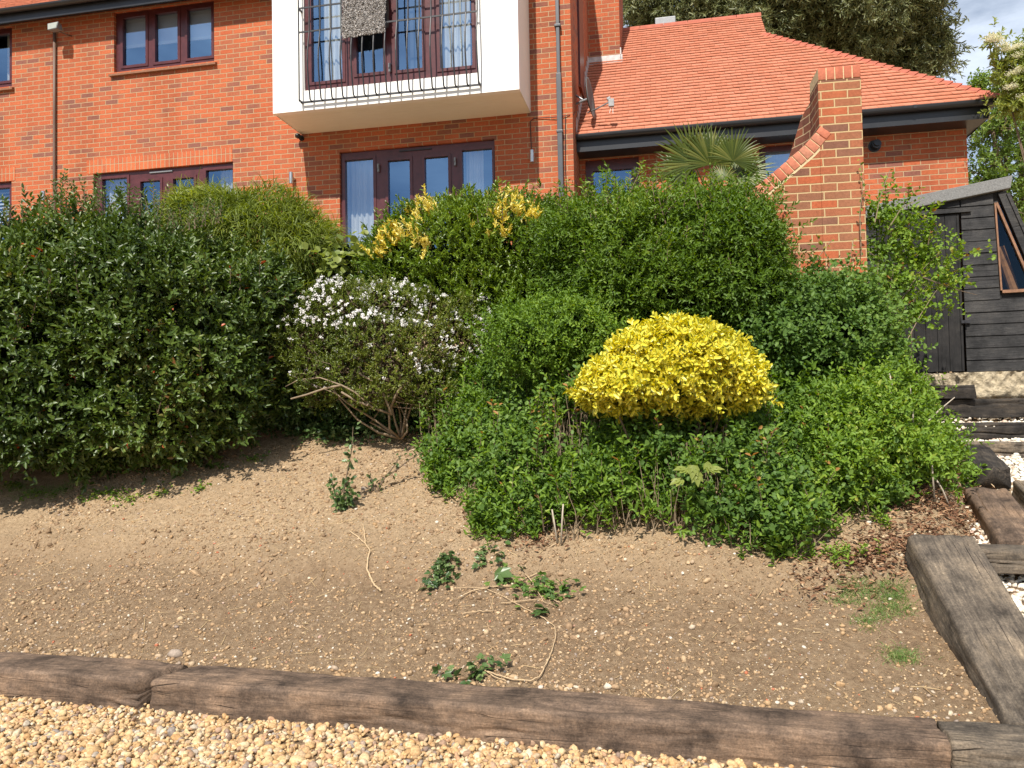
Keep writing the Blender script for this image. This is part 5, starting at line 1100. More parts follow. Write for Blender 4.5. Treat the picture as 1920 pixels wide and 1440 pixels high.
n = 42000; x_ = RNG.uniform(-.9, 4.1, n); y_ = RNG.uniform(4.6, 8.0, n)**1.0; jx = x_+.16*fbm(np.stack([x_, y_], 1), 91, 3, 5)+RNG.normal(0, .035, n); jy = y_+.13*fbm(np.stack([x_, y_], 1), 92, 3, 6)+RNG.normal(0, .03, n); k_ = inpoly(jx, jy, poly8); x_, y_ = x_[k_], y_[k_]
h_ = cover_h(x_, y_); f_ = 1-.75*RNG.uniform(0, 1, len(x_))**2.0
P = np.stack([x_, y_, zg(x_, y_)+h_*f_], 1); gap = fbm(P, 31, 2, 5.5) < -.36; P = P[~gap]
e_ = .04; Nn = unit(np.stack([-(cover_h(P[:, 0]+e_, P[:, 1])-cover_h(P[:, 0]-e_, P[:, 1]))/(2*e_), -.45-(cover_h(P[:, 0], P[:, 1]+e_)-cover_h(P[:, 0], P[:, 1]-e_))/(2*e_), np.ones(len(P))], 1))
sel = RNG.uniform(0, 1, len(P))+.5*fbm(P, 33, 2, 3) < .48
cov = empty('low_shrubs', (1.2, 6.0, .8)); bpy.context.view_layer.update()
tag(cov, 'thicket of low green shrubs and suckers covering the bank below the privet', 'undergrowth', kind='stuff')
m1, m2 = P[~sel], P[sel]
fol(cov, 'foliage', M['lf_low'], m1[:7800], Nn[~sel][:7800], 9, .17, .062, .026, out=.45, upb=.6, rnd=.5, ang=.95, updir=.45)
fol(cov, 'round_leaves', M['lf_blue'], m2[:4200], Nn[sel][:4200], 7, .17, .050, .036, out=.5, upb=.5, rnd=.5, ang=1.1, updir=.5, prof=(.35, .5, 1.05, .75), fold=.12)
n = 6000; x_ = RNG.uniform(-.9, 4.1, n); y_ = RNG.uniform(4.6, 8, n); k_ = inpoly(x_, y_, poly8); x_, y_ = x_[k_], y_[k_]; p0 = np.stack([x_, y_, zg(x_, y_)], 1); q0 = p0+np.stack([RNG.normal(0, .07, len(x_)), RNG.normal(0, .07, len(x_)), cover_h(x_, y_)*RNG.uniform(.5, 1.05, len(x_))], 1)
mb = MB()
for a, b in list(zip(p0, q0))[:2400]: mb.tube([a, mid(a, b)+RNG.normal(0, .015, 3), b], [.004, .003, .0015], 4, cap=False)
local(cov, mb.build('stems', M['palebark'], cov))
def bush(name, label, root, lobes, n, mat, k, sl, ll, lw, cat='shrub', innern=2500, seed=0, group=None, bump=.36, freq=4.5, depth=.4, inmat=None, **kw):
    s = empty(name, tuple(root)); bpy.context.view_layer.update(); tag(s, label, cat, group)
    P, Nn = lobes_points(lobes, n, depth, bump, freq, .3, seed=seed); kw.setdefault('stray', .22); fol(s, 'foliage', mat, P, Nn, k, sl, ll, lw, **kw)
    if innern: local(s, inner(s, lobes, innern, .06, inmat or M['lf_inner'], f=(.3, .72)))
    local(s, branches(s, M['palebark'], tuple(root), [l[:3] for l in lobes], .007, wob=.06)); return s
def shoots(parent, B, hts, mat, ll, lw, lean=.25, step=.035, name='shoot_foliage', stem='shoot_twigs', smat=None):
    P = []; D = []; mb = MB()
    for b, h in zip(B, hts):
        d = unit(np.array([RNG.normal(0, lean), RNG.normal(-.1, lean), 1.0])); bend = RNG.normal(0, .12, 3)*h
        mb.tube([b, b+d*h*.55+bend*.3, b+d*h+bend], [.0045, .003, .0015], 4, cap=False)
        for t in np.linspace(.15, 1, max(3, int(h/step))):
            a = RNG.uniform(0, 6.28)
            for q in (0, math.pi): P.append(b+d*h*t+bend*t*t); D.append(d*.6+np.array([math.cos(a+q), math.sin(a+q), .1]))
    P = np.array(P); V, F, E = leaves(P, np.array(D), np.array([0, -.4, .9])+RNG.normal(0, .35, P.shape), ll*RNG.uniform(.55, 1.15, len(P)), lw)
    local(parent, mesh_np(name, V, F, mat=mat, parent=parent, attrs={'v': np.repeat(np.clip(RNG.normal(.65, .25, len(P)), 0, 1), 6), 'e': E})); local(parent, mb.build(stem, smat or M['bark'], parent))
x_ = RNG.uniform(-.7, 3.2, 900); y_ = RNG.uniform(4.8, 6.9, 900); k_ = inpoly(x_, y_, poly8) & (RNG.uniform(0, 1, 900) < .45); x_, y_ = x_[k_][:230], y_[k_][:230]
shoots(cov, np.stack([x_, y_, zg(x_, y_)+cover_h(x_, y_)*.75], 1), RNG.uniform(.14, .38, len(x_)), M['lf_low'], .055, .024)
P_, N_ = lobes_points([l for l in L4], 900, .1, .1, 5, .1, seed=61); k_ = N_[:, 2] > .25; P_ = P_[k_][:150]; shoots(sh4, P_, RNG.uniform(.10, .26, len(P_)), M['lf_mid'], .052, .019)
P_, N_ = lobes_points([l for l in L3], 500, .1, .1, 5, .1, seed=62); k_ = N_[:, 2] > .3; P_ = P_[k_][:60]; shoots(sh3, P_, RNG.uniform(.08, .18, len(P_)), M['lf_mid'], .055, .02)
P_, N_ = lobes_points([l for l in L1], 1500, .1, .1, 5, .1, seed=63); k_ = N_[:, 2] < .55; P_ = (P_+N_*.02)[k_][:260]; shoots(sh1, P_, RNG.uniform(.10, .24, len(P_)), M['lf_dark'], .062, .027, lean=.5, name='shoot_foliage', stem='shoot_twigs')
def on(x, y): return (x, y, float(zg(x, y)))
bush('small_leaved_shrub', 'small leaved green shrub between the white flowers and the yellow shrub', on(.45, 6.7), [PX(1050, 620, 6.6, 90, 60, .4), PX(1000, 650, 6.5, 75, 60, .35), PX(1120, 640, 6.5, 65, 55, .3)], 1700, M['lf_low'], 9, .14, .042, .019, seed=41, out=.5, upb=.5, rnd=.45, ang=.95)
bush('leafy_shrub', 'dark round leaved shrub at the foot of the brick pillar', on(2.4, 6.4), [PX(1500, 590, 6.6, 75, 80, .4), PX(1570, 570, 6.5, 65, 65, .35), PX(1460, 640, 6.4, 60, 60, .35), PX(1590, 630, 6.3, 60, 70, .35), PX(1640, 660, 6.2, 40, 60, .25)], 2300, M['lf_blue'], 8, .17, .050, .034, seed=42, out=.5, upb=.5, rnd=.5, ang=1.1, updir=.5)
bush('tangled_shrub', 'tangled green shrub beside the lower stairs with bare stems', on(2.95, 5.6), [PX(1645, 770, 5.9, 62, 58, .35), PX(1600, 800, 5.7, 75, 70, .35), PX(1700, 850, 5.6, 75, 55, .3), PX(1745, 860, 5.9, 40, 40, .25), PX(1580, 880, 5.4, 65, 60, .3)], 2300, M['lf_low'], 9, .16, .050, .024, seed=43, out=.5, upb=.5, rnd=.5, ang=1.0, updir=.45)
# climber sprawling in front of the shed
cl = bush('sprawling_shrub', 'loose round leaved shrub sprawling across the black shed door', on(3.0, 6.7), [PX(1690, 440, 7.3, 60, 38, .3), PX(1740, 490, 7.3, 55, 40, .3), PX(1670, 540, 7.2, 50, 40, .25), PX(1720, 590, 7.2, 45, 22, .2), PX(1650, 400, 7.25, 32, 28, .2), PX(1775, 520, 7.2, 28, 26, .15), PX(1660, 470, 7.3, 30, 50, .2)], 430, M['lf_low'], 9, .17, .050, .036, seed=44, innern=0, depth=.9, out=.35, upb=.25, rnd=.7, ang=1.15, updir=.55, prof=(.35, .5, 1.0, .75))
mb = MB()
for k in range(15):
    a = np.array(on(3.25+RNG.normal(0, .1), 7.0)); b = at(RNG.uniform(1635, 1790), RNG.uniform(400, 620), 7.2+RNG.uniform(-.1, .1)); mb.tube([a, [a[0]+.05+RNG.normal(0, .06), 7.1, 2.1+.3*RNG.uniform()], mid([a[0]+.1, 7.1, 2.4], b)+RNG.normal(0, .05, 3), b], [.005, .004, .003, .0015], 5)
mb.tube([at(1730, 520, 7.1), at(1770, 535, 7.1), at(1800, 545, 7.1), at(1832, 553, 7.1)], [.006, .005, .004, .002], 5)
local(cl, mb.build('twigs', M['bark'], cl))
b_ = np.array([at(x, y, 7.15) for x, y in ((1650, 420), (1700, 430), (1740, 460), (1770, 500), (1700, 520), (1740, 560), (1690, 600), (1650, 560), (1640, 480), (1720, 480), (1680, 470), (1760, 540), (1660, 390), (1700, 390), (1730, 410))])
shoots(cl, b_, RNG.uniform(.15, .32, len(b_)), M['lf_low'], .05, .034, lean=.7)
# thin trailing shoots over the pillar
mb = MB(); P = []; D = []
for pts in ([(1615, 480), (1612, 400), (1618, 350), (1612, 300)], [(1640, 420), (1650, 370), (1668, 320)], [(1470, 480), (1490, 440), (1480, 400)], [(1560, 530), (1555, 490), (1540, 460), (1530, 440)], [(1440, 400), (1462, 370), (1470, 340)], [(1500, 560), (1520, 500), (1560, 450)], [(1420, 380), (1440, 350), (1452, 330)], [(1665, 430), (1690, 390), (1730, 370)], [(1600, 560), (1590, 500), (1600, 450)]):
    pp = [at(x, y, 6.9) for x, y in pts]; mb.tube(pp, [.005, .004, .003, .002][:len(pp)], 5)
    for i in range(len(pp)-1):
        for t in np.linspace(0, 1, 6): P.append(pp[i]+(pp[i+1]-pp[i])*t); D.append(RNG.normal(0, 1, 3)+[0, -.3, .3])
P = np.array(P); V, F, E = leaves(P, np.array(D), RNG.normal(0, .6, P.shape)+[0, -.5, .6], .038*RNG.uniform(.6, 1.1, len(P)), .022)
so_ = empty('trailing_shoots', on(2.5, 6.6)); bpy.context.view_layer.update(); tag(so_, 'thin leafy shoots trailing up the face of the brick pillar', 'shoots')
local(so_, mb.build('stems', M['palebark'], so_)); local(so_, mesh_np('leaves', V, F, mat=M['lf_low'], parent=so_, attrs={'v': np.repeat(RNG.uniform(0, 1, len(P)), 6), 'e': E}))
bush('vine', 'pale broad leaved vine between the thread conifer and the yellow patched shrub', on(-1.75, 7.7), [PX(650, 480, 7.9, 38, 22, .2), PX(690, 470, 7.9, 20, 22, .15), PX(625, 500, 7.8, 22, 18, .15)], 42, M['lf_elder'], 5, .14, .10, .09, seed=45, innern=300, depth=.6, out=.4, upb=.5, rnd=.4, ang=1.2, updir=.6, prof=(.35, .5, 1.1, .7), fold=.1)
bush('leafy_shrub', 'leafy dark growth in the shade right of the white flowers', on(-.3, 7.1), [PX(905, 725, 7.3, 55, 60, .3), PX(950, 590, 7.7, 55, 55, .3), PX(900, 780, 6.9, 60, 35, .3)], 2000, M['lf_mid'], 8, .13, .045, .022, seed=46, out=.5, upb=.5, rnd=.5, ang=1.0)
# ivy ground cover below the flowering shrub
def ground_leaves(name, pts_px, n, mat, size, label, spread, hmax=.08, cat='ground cover', kind='stuff', wr=.9):
    C = np.array([G(x, y) for x, y in pts_px]); i = RNG.integers(0, len(C), n); x = C[i, 0]+RNG.normal(0, spread, n); y = C[i, 1]+RNG.normal(0, spread, n); P = np.stack([x, y, zgn(x, y)+RNG.uniform(.004, hmax, n)], 1)
    V, F, E = leaves(P, RNG.normal(0, 1, P.shape)*[1, 1, .3], np.array([0, -.35, 1.])+RNG.normal(0, .45, P.shape), size*RNG.uniform(.5, 1.2, n), size*wr, prof=(.35, .5, .8, .7), fold=.12)
    return mesh_np(name, V, F, mat=mat, attrs={'v': np.repeat(RNG.uniform(0, 1, n), 6), 'e': E}, label=label, cat=cat, kind=kind)
ground_leaves('ivy', [(560+i*22, 815-.05*i*22+RNG.uniform(-14, 14)) for i in range(15)]+[(740, 770), (780, 780), (820, 770), (860, 800), (800, 800), (690, 790), (640, 800), (700, 770), (660, 775), (620, 780), (590, 790), (560, 795), (530, 800), (760, 790), (610, 800)], 4200, M['lf_ivy'], .05, 'dark ivy creeping over the soil below the white flowering shrub', .10, .14)
ground_leaves('weeds', [(190, 930), (215, 935), (240, 940), (375, 925), (480, 870), (60, 930), (20, 915), (110, 925), (160, 938), (300, 930)], 520, M['lf_low'], .03, 'flat green weeds sprouting at the foot of the dark shrub', .05, .04)
# saplings
def sapling(label, base_px, pts, n, size, mat, group=None):
    b = G(*base_px); Y0 = b[1]; s = empty('sapling', tuple(b)); bpy.context.view_layer.update(); tag(s, label, 'sapling', group); mb = MB(); P = []; D = []
    for line in pts:
        pp = [at(x, y, Y0+.02) for x, y in line]; mb.tube(pp, [.007-.0012*i for i in range(len(pp))], 6)
        for q in range(n):
            t = RNG.uniform(0, len(pp)-1.001); i = int(t); p = pp[i]+(pp[i+1]-pp[i])*(t-i); P.append(p+RNG.normal(0, .008, 3)); D.append(RNG.normal(0, 1, 3)+[0, -.2, .1])
    P = np.array(P); D = unit(np.array(D)); P = P+D*.02; V, F, E = leaves(P, D, RNG.normal(0, .5, P.shape)+[-.1, -.6, .7], size*RNG.uniform(.6, 1.1, len(P)), size*.6)
    local(s, mb.build('stem', M['bark'], s)); local(s, mesh_np('leaves', V, F, mat=mat, parent=s, attrs={'v': np.repeat(RNG.uniform(0, 1, len(P)), 6), 'e': E})); return s
sapling('bushy upright seedling standing on the bare soil, ivy leaved', (640, 960), [[(640, 960), (645, 920), (652, 880), (660, 840), (662, 800)], [(640, 950), (628, 925), (622, 900)], [(642, 950), (655, 930), (668, 925)], [(640, 958), (632, 940), (645, 915), (655, 900)]], 55, .045, M['lf_ivy'])
sapling('thin leaning seedling right of the bushy one on the bare soil', (705, 925), [[(705, 925), (722, 895), (740, 872), (752, 852)], [(722, 895), (745, 880), (770, 860), (790, 850)], [(705, 922), (698, 905), (695, 895)]], 16, .042, M['lf_ivy'])
# bright lobed seedling leaves in the thicket, white dead stems
def lobed(P, d0, nn, sz, lob=((0, 1), (.9, .72), (-.9, .72), (1.9, .5), (-1.9, .5)), wr=.62):
    out = []; d0 = unit(d0); nn = unit(nn-d0*(nn*d0).sum(1, keepdims=True)); sd = np.cross(nn, d0)
    for a, q in lob:
        V, F, E = leaves(P, d0*math.cos(a)+sd*math.sin(a), nn, sz*q, sz*q*wr, prof=(.45, .5, .75, .75), fold=.08, droop=.15); out.append((V, F))
    return np.vstack([o[0] for o in out]), np.vstack([o[1]+k*len(out[0][0]) for k, o in enumerate(out)])
P = np.array([at(x, y, 5.0) for x, y in ((1288, 880), (1300, 872), (1322, 868), (1330, 880), (1280, 898), (1305, 885))]); V, F = lobed(P, np.array([(-1, -.3, .1), (-.2, -.3, -1), (.5, -.2, -.6), (1, -.2, .1), (-1, -.2, -.3), (.1, -.3, -1)], float), np.tile([0, -.6, 1.], (6, 1)), np.full(6, .095), lob=((0, 1), (.5, .8), (-.5, .8), (1.0, .55), (-1.0, .55)), wr=.5)
mesh_np('oak_seedling', V, F, mat=M['lf_elder'], attrs={'v': np.full(len(V), .6)}, label='pale yellow green lobed seedling leaves in the low thicket', cat='seedling')
# bare soil litter: roots, stalks
def vine_path(name, px, r, label, cat='twig', lift=.012):
    pts = []
    for x, y in px:
        p = G(x, y); pts.append((p[0], p[1], float(zgn(p[0], p[1]))+lift+RNG.uniform(0, .006)))
    # smooth
    q = []
    for i in range(len(pts)-1):
        for t in np.linspace(0, 1, 5)[:-1]: q.append(np.array(pts[i])*(1-t)+np.array(pts[i+1])*t+RNG.normal(0, .0015, 3))
    q.append(np.array(pts[-1])); mb = MB(); m = len(q); mb.tube(q, [r*(1-.5*i/m)*RNG.uniform(.85, 1.15) for i in range(m)], 6)
    return mb, name, label, cat
mb, *_ = vine_path('', [(715, 1112), (703, 1105), (695, 1088), (688, 1070), (690, 1050), (694, 1035), (688, 1022), (672, 1012), (655, 1005)], .0075, '')
mb2, *_ = vine_path('', [(685, 1018), (683, 1000), (680, 990)], .005, ''); mb.poly(mb2.v, mb2.f)
mb.build('dry_root', M['rootbark'], smooth=True, label='dry forked root lying on the soil left of the ivy cuttings', cat='root')
cut = empty('ivy_cuttings', tuple(G(985, 1120))); bpy.context.view_layer.update(); tag(cut, 'long wilted ivy vine with cut leaves lying across the bare soil', 'ivy cutting')
mb = MB()
for px, r in (([(905, 1262), (930, 1272), (960, 1280), (995, 1284), (1012, 1275), (1025, 1250), (1035, 1225), (1042, 1195), (1040, 1175), (1020, 1160), (985, 1145), (950, 1125), (910, 1110), (880, 1105), (850, 1108)], .0048),
              ([(905, 1260), (925, 1275), (950, 1285)], .004), ([(860, 1130), (885, 1115), (920, 1108), (960, 1105), (985, 1090)], .005), ([(985, 1085), (1010, 1105), (1030, 1120), (1050, 1130)], .005),
              ([(985, 1090), (1010, 1080), (1030, 1072)], .004), ([(825, 1040), (820, 1062), (812, 1080), (790, 1098)], .004), ([(870, 1160), (900, 1152), (925, 1150), (920, 1130)], .004), ([(940, 1135), (985, 1130), (1020, 1125)], .004), ([(1000, 1100), (1020, 1130), (1045, 1140)], .003)):
    m_, *_ = vine_path('', px, r*.8, '', lift=.016); mb.poly(m_.v, m_.f)
local(cut, mb.build('vine_stem', M['rootbark'], cut, smooth=True))
def ivy_clump(pxs, n, size, spread):
    C = np.array([G(*p) for p in pxs]); i = RNG.integers(0, len(C), n); x = C[i, 0]+RNG.normal(0, spread, n); y = C[i, 1]+RNG.normal(0, spread, n); P = np.stack([x, y, zgn(x, y)+RNG.uniform(.01, .07, n)], 1)
    out = []
    d0 = unit(RNG.normal(0, 1, P.shape)*[1, 1, .35]); nn = unit(np.array([0, -.3, 1.])+RNG.normal(0, .45, P.shape)); sz = size*RNG.uniform(.6, 1.2, n)
    for a, s in ((0, 1), (.8, .75), (-.8, .75), (1.7, .55), (-1.7, .55)):      # five pointed lobes
        sd = unit(np.cross(nn, d0)); d = d0*math.cos(a)+sd*math.sin(a); V, F, E = leaves(P, d, nn, sz*s, sz*s*.62, prof=(.45, .5, .7, .75), fold=.08, droop=.15); out.append((V, F))
    V = np.vstack([o[0] for o in out]); F = np.vstack([o[1]+k*len(out[0][0]) for k, o in enumerate(out)])
    return V, F, np.tile(np.repeat(RNG.uniform(0, 1, n), 6), 5)
V, F, A = ivy_clump([(830, 1060), (840, 1075), (825, 1090), (815, 1100), (850, 1055), (845, 1090), (905, 1048), (920, 1052)], 120, .042, .04); local(cut, mesh_np('leaves', V, F, mat=M['lf_ivy'], parent=cut, attrs={'v': A}))
V, F, A = ivy_clump([(980, 1100), (995, 1115), (1010, 1120), (1040, 1115), (1030, 1105), (960, 1090), (1075, 1110)], 70, .046, .055); local(cut, mesh_np('leaves', V, F, mat=M['lf_blue'], parent=cut, attrs={'v': A}))
V, F, A = ivy_clump([(945, 1090), (1020, 1155), (975, 1078), (885, 1280)], 8, .10, .015); local(cut, mesh_np('large_leaves', V, F, mat=M['lf_ivy'], parent=cut, attrs={'v': A*.5+.3}))
V, F, A = ivy_clump([(895, 1268), (910, 1255), (850, 1275), (945, 1265), (880, 1290)], 20, .05, .03); local(cut, mesh_np('leaves', V, F, mat=M['lf_ivy'], parent=cut, attrs={'v': A}))
# straw and dead stalks
n = 900; x_ = RNG.uniform(-3.6, 2.6, n); y_ = YB(x_)+RNG.uniform(.02, 2.9, n); k_ = x_ < np.interp(y_, *LINEX)-.1; x_, y_ = x_[k_], y_[k_]; n = len(x_)
a_ = RNG.uniform(0, 6.28, n); l_ = RNG.gamma(2, .022, n)+.015; q_ = np.stack([x_+np.cos(a_)*l_, y_+np.sin(a_)*l_], 1); b0_ = np.stack([x_, y_, zgn(x_, y_)+.006], 1); b1_ = np.stack([q_[:, 0], q_[:, 1], zgn(q_[:, 0], q_[:, 1])+.008], 1); w_ = np.stack([-np.sin(a_), np.cos(a_), 0*a_], 1)*.0016
V = np.stack([b0_-w_, b0_+w_, b0_+[0, 0, .002], b1_-w_, b1_+w_, b1_+[0, 0, .002]], 1).reshape(-1, 3); i0 = np.arange(n)[:, None]*6; F = np.concatenate([i0+[0, 3, 5, 2], i0+[2, 5, 4, 1]])
mesh_np('straw_litter', V, F, mat=attr_mat('dry_stalk', [(0, (.30, .2, .1)), (.6, (.52, .38, .2)), (1, (.16, .10, .06))], .9, .2, .2, 50), attrs={'v': np.repeat(RNG.uniform(0, 1, n), 6)}, label='dry stalks and straw scattered on the bare soil', kind='stuff')
# bark mulch and dead stems at the foot of the thicket on the right
C_ = np.array([G(x, y) for x, y in ((1700, 950), (1740, 930), (1780, 960), (1650, 1030), (1600, 1060), (1700, 1010), (1760, 1000), (1540, 1075), (1020, 1010), (930, 960), (1790, 900), (1640, 1060), (1800, 930), (1790, 960), (1800, 1000), (1790, 880))]); n = 4200; i = RNG.integers(0, len(C_), n)
x_ = C_[i, 0]+RNG.normal(0, .12, n); y_ = C_[i, 1]+RNG.normal(0, .10, n); P = np.stack([x_, y_, zg(x_, y_)+RNG.uniform(.004, .03, n)], 1)
V, F, E = leaves(P, RNG.normal(0, 1, P.shape)*[1, 1, .35], np.array([0, -.3, 1.])+RNG.normal(0, .5, P.shape), .045*RNG.uniform(.4, 1.2, n), .012*RNG.uniform(.4, 1.5, n))
mesh_np('bark_litter', V, F, mat=attr_mat('brown_litter', [(0, (.10, .05, .03)), (.6, (.22, .11, .06)), (.9, (.34, .2, .11)), (1, (.5, .38, .24))], .9, .2, .2, 50), attrs={'v': np.repeat(RNG.uniform(0, 1, n), 6), 'e': E}, label='reddish brown bark and dead leaf litter below the thicket', kind='stuff')
M['greystem'] = simple('grey_stem', (.42, .36, .28), .85, .2, 30)
for pts in ([(1705, 900), (1712, 830), (1712, 770), (1706, 720)], [(1752, 935), (1748, 880), (1746, 850)], [(1765, 915), (1750, 895), (1730, 870), (1718, 855)], [(1520, 930), (1518, 880), (1522, 850)], [(1670, 760), (1672, 720), (1668, 700)], [(1045, 1018), (1040, 985), (1035, 955)], [(1052, 1020), (1054, 975), (1056, 945)], [(1690, 930), (1688, 905)], [(1694, 930), (1695, 900)], [(1700, 840), (1730, 800), (1760, 770), (1790, 745)], [(1780, 950), (1768, 920), (1750, 890)], [(1640, 850), (1636, 820), (1640, 790)]):
    b = G(*pts[0]) if pts[0][1] > 840 else at(*pts[0], 5.6); Yd = b[1]-.05; mb = MB(); mb.tube([at(x, y, Yd) for x, y in pts], [.007, .006, .005, .003][:len(pts)], 6)
    mb.build('bare_stem', M['greystem'], smooth=True, label='bare pale stem standing among the green thicket', cat='dead stem', group='bare stems in the thicket')
# grass tufts
def grass(name, pxs, n, spread, label, h=.035):
    C = np.array([G(*p) for p in pxs]); i = RNG.integers(0, len(C), n); x = C[i, 0]+RNG.normal(0, spread, n); y = C[i, 1]+RNG.normal(0, spread*.8, n); b = np.stack([x, y, zgn(x, y)-.003], 1); d = unit(np.stack([RNG.normal(0, .6, n), RNG.normal(0, .6, n), np.ones(n)*.9], 1)); l = h*RNG.uniform(.4, 1.3, n)[:, None]; s = unit(np.cross(d, RNG.normal(size=b.shape)))*.0014
    m_ = b+d*l*.6; t = b+d*l+np.stack([d[:, 0], d[:, 1], -.4*np.ones(n)], 1)*l*.5
    V = np.stack([b-s, b+s, m_-s*.8, m_+s*.8, t-s*.2, t+s*.2], 1).reshape(-1, 3); i0 = np.arange(n)[:, None]*6; F = np.concatenate([i0+[0, 1, 3, 2], i0+[2, 3, 5, 4]])
    mesh_np(name, V, F, mat=M['lf_grass'], attrs={'v': np.repeat(RNG.uniform(0, 1, n), 6)}, label=label, kind='stuff')
M['lf_grass'] = leaf_mat('grass_blade', [(0, (.10, .19, .04)), (.6, (.17, .28, .07)), (1, (.40, .38, .16))], rough=.5, trans=.3)
grass('grass', [(1600, 1105), (1640, 1110), (1665, 1130), (1650, 1150), (1630, 1165), (1680, 1110), (1615, 1125), (1690, 1150), (1695, 1230), (1670, 1120), (1575, 1120), (1685, 1225)], 3200, .045, 'patch of short sparse grass on the soil beside the wide sloping sleeper')
grass('grass', [(60, 925), (30, 915), (110, 920), (150, 905)], 500, .06, 'thin grass blades under the dark shrub at the left', .08)
# sprigs of small plants along the front edge of the thicket
fs_ = [(1640, 980), (1660, 985), (1580, 1050), (1665, 1040), (1570, 1065), (1600, 1045), (1480, 1060), (1515, 1055), (1690, 950), (900, 1010), (940, 1015), (1540, 1060), (1450, 1050), (1390, 1050)]
C_ = np.array([G(*p) for p in fs_]); n = 60; i = RNG.integers(0, len(C_), n); x_ = C_[i, 0]+RNG.normal(0, .05, n); y_ = C_[i, 1]+RNG.normal(0, .04, n); P = np.stack([x_, y_, zg(x_, y_)+.04], 1)
ff = foliage('seedlings', None, M['lf_low'], P, np.tile([0, 0, 1.], (n, 1)), 10, .09, .042, .018, out=.6, upb=.5, rnd=.3, ang=1.1, updir=.5); tag(ff, 'small leafy seedlings along the front edge of the thicket', 'seedlings', kind='stuff')
# larger stones on the soil
st = [(225, 1245, .035), (330, 1230, .05), (1005, 760, .0), (1018, 1000, .025), (1680, 1290, .03), (1720, 1310, .035), (1575, 1285, .03), (1630, 985, .02), (355, 1228, .03), (1140, 1290, .03), (1280, 1085, .02)]
for i, (x, y, r) in enumerate(st):
    if r <= 0: continue
    p = G(x, y)
    o = pebbles('stone', np.array([[0, 0, 0.]]), np.array([r*.8]), M['stone'], 2, .25, tilt=.4)
    o.location = (p[0], p[1], float(zgn(p[0], p[1]))+r*.1)
    vv_ = [.84, .84, 0, .5, .84, .25, .1, .985, .6, .95, .985][i]; o.data.attributes['v'].data.foreach_set('value', np.full(len(o.data.vertices), vv_, np.float32))
    tag(o, ['flat grey stone against the sleeper, furthest left of the larger stones', 'broad grey flint by the jagged gap between sleepers', '', 'dark clod on the sandy soil in front of the thicket', 'grey stone in the corner between the two sleepers', 'large brown stone near the lower end of the wide sleeper', 'rounded tan stone on the soil near the right hand grass', 'white stone at the front edge of the thicket', 'small stone right beside the broad grey flint', 'pale stone lying against the middle of the long sleeper', 'white pebble on the sandy soil below the thicket'][i], 'stone', 'larger stones on the soil')

# ------------------------------------------------------------------ trees behind
def tree(name, label, base, lobes, n, mat, k, sl, ll, lw, trunk_r, seed, depth=.5, hang=False, limbmat=None, bump=.2, freq=1.5, innern=0, **kw):
    t = empty(name, tuple(base)); bpy.context.view_layer.update(); tag(t, label, 'tree')
    P, Nn = lobes_points(lobes, n, depth, bump, freq, .3, seed=seed)
    if hang: kw.setdefault('out', .25); kw.setdefault('upb', -.8)
    f = fol(t, 'crown', mat, P, Nn, k, sl, ll, lw, **kw)
    mb = MB(); base = np.array(base, float); ctr = np.mean([l[:3] for l in lobes], 0); fork = base+(ctr-base)*.45; mb.tube([base, mid(base, fork)+[.1, 0, 0], fork], [trunk_r, trunk_r*.8, trunk_r*.65], 12)
    for l in lobes:
        e = np.array(l[:3]); mb.tube([fork, mid(fork, e)+RNG.normal(0, .3 if trunk_r > .1 else .04, 3), e, e+[0, 0, l[5]*.5]], [trunk_r*.5, trunk_r*.32, trunk_r*.18, trunk_r*.05], 8)
    local(t, mb.build('trunk', limbmat or M['bark'], t, smooth=True))
    P2, _ = lobes_points(lobes, 160, .6, .1, 2, .3, seed=seed+1); mb = MB()
    for p in P2:
        e = np.array(lobes[RNG.integers(len(lobes))][:3]); e = min([np.array(l[:3]) for l in lobes], key=lambda q: np.linalg.norm(q-p)); mb.tube([e, mid(e, p)+RNG.normal(0, .15 if trunk_r > .1 else .03, 3), p], [trunk_r*.12, trunk_r*.07, trunk_r*.02], 5)
    local(t, mb.build('limbs', limbmat or M['bark'], t))
    if innern: local(t, inner(t, lobes, innern, ll*1.3, mat, f=(.2, .8)))
    return t
LE = [PX(1330, 20, 26, 130, 75, 2.0), PX(1480, 20, 26, 150, 80, 2.4), PX(1620, 50, 26, 130, 90, 2.2), PX(1700, 95, 26, 75, 65, 1.4), PX(1560, -60, 26, 180, 100, 2.5), PX(1650, -20, 26, 95, 70, 1.8), PX(1240, 5, 26, 55, 35, 1.0), PX(1745, 85, 26, 30, 40, .8), PX(1400, 90, 26, 150, 50, 2.0), PX(1715, 30, 26, 40, 36, .8), PX(1700, 130, 26, 55, 28, .8)]
c = at(1560, 100, 26); tree('gum_tree', 'tall gum tree with drooping grey green foliage behind the tiled roof', (c[0], 26, 1.6), LE, 12000, M['lf_euc'], 11, .50, .22, .055, .35, 80, depth=.4, hang=True, rnd=.6, ang=.7, innern=5000, updir=.3, bump=.30, freq=1.1, upb=-.35)
LT = [PX(1890, 165, 17, 50, 38, 1.0), PX(1870, 240, 17, 50, 50, 1.0), PX(1935, 280, 17, 55, 60, 1.2), PX(1860, 330, 17, 42, 50, .9), PX(1930, 400, 17, 60, 60, 1.0), PX(1840, 160, 17, 28, 26, .5), PX(1960, 180, 17, 70, 90, 1.2), PX(1925, 90, 18, 20, 20, .5), PX(1875, 400, 17, 40, 40, .6), PX(1836, 370, 17, 24, 22, .4)]
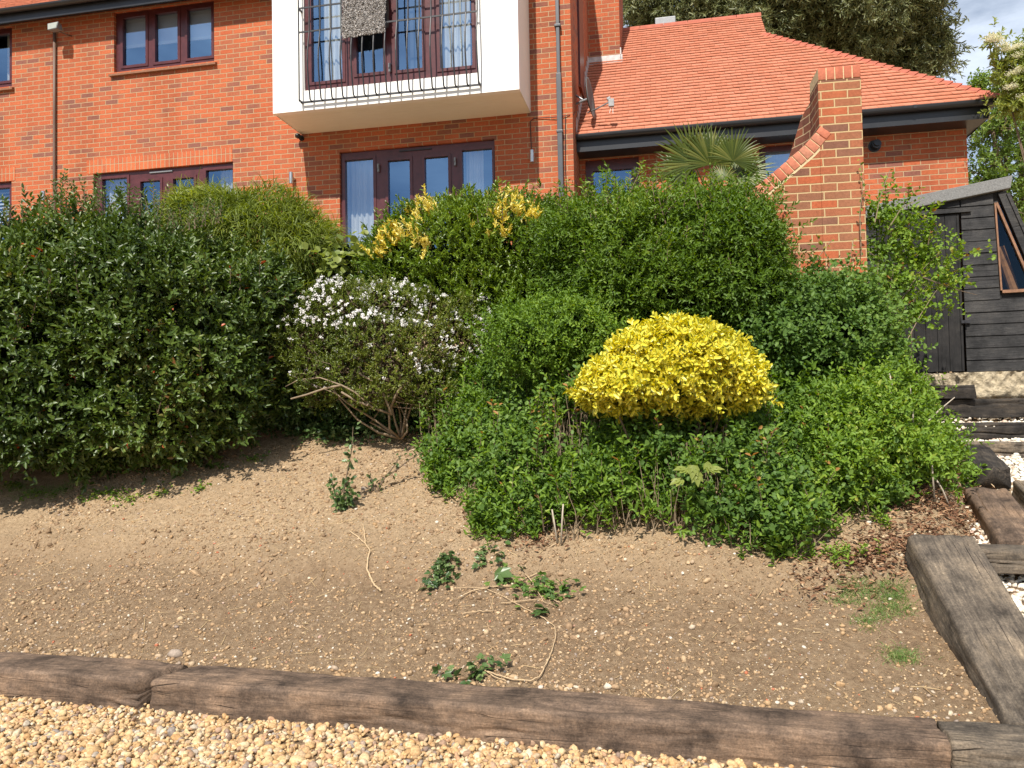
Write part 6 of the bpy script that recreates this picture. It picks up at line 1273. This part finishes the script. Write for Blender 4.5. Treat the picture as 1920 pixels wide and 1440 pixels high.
c = at(1925, 400, 17); tree('leafy_tree', 'airy green tree with sky gaps behind the shed and the house corner', (c[0], 17, 1.6), LT, 2500, M['lf_tree'], 10, .24, .085, .052, .16, 90, depth=.95, rnd=.6, ang=1.0, updir=.4, bump=.25, freq=2, out=.3, upb=.1)
LB = [PX(1895, 110, 10, 26, 18, .25), PX(1905, 150, 10, 34, 28, .3), PX(1935, 120, 10, 40, 50, .4), PX(1925, 190, 10, 30, 34, .3), PX(1864, 78, 10, 16, 12, .12), PX(1895, 200, 10, 22, 16, .2)]
eld = tree('elder_tree', 'flowering elder with flat cream flower heads at the right edge', (7.3, 10.2, 1.6), LB, 420, M['lf_elder'], 9, .16, .085, .036, .028, 95, depth=.9, rnd=.5, ang=1.0, updir=.5, bump=.15, freq=4, out=.4, upb=.2)
C_ = np.array([at(x, y, 9.8) for x, y in ((1862, 66), (1872, 74), (1855, 74), (1880, 84), (1890, 92), (1903, 88), (1912, 84), (1900, 137), (1912, 130), (1908, 105), (1918, 100), (1895, 162), (1918, 180))]); n = 2600; i = RNG.integers(0, len(C_), n); P = C_[i]+RNG.normal(0, 1, (n, 3))*[.045, .04, .014]
V, F, E = leaves(P, RNG.normal(0, 1, P.shape)*[1, 1, .3], np.array([0, 0, 1.])+RNG.normal(0, .4, P.shape), .014, .013); local(eld, mesh_np('blossom', V, F, mat=M['cream_petal'], parent=eld, attrs={'v': np.repeat(RNG.uniform(0, 1, n), 6), 'e': E}, kind='stuff'))
# a neighbour's roof glimpsed through the tree
c = at(1925, 392, 30); nx0 = c[0]+.7; nbh = empty('neighbour_house', (c[0], 30, 1.6), label='orange roofed neighbouring house glimpsed through the tree at right', cat='house'); bpy.context.view_layer.update()
mb = MB(); mb.box(nx0+.2, nx0+6, 30, 32, 1.55, c[2]-.7); local(nbh, mb.build('wall', M['brick'], nbh))
mb = MB(); mb.hexa([(nx0, 29.7, c[2]-.7), (nx0+6.2, 29.7, c[2]-.7), (nx0+6.2, 32.3, c[2]-.7), (nx0, 32.3, c[2]-.7), (nx0, 31, c[2]+.3), (nx0+6.2, 31, c[2]+.3), (nx0+6.2, 31.05, c[2]+.3), (nx0, 31.05, c[2]+.3)]); local(nbh, mb.build('roof', M['hiptile'], nbh))
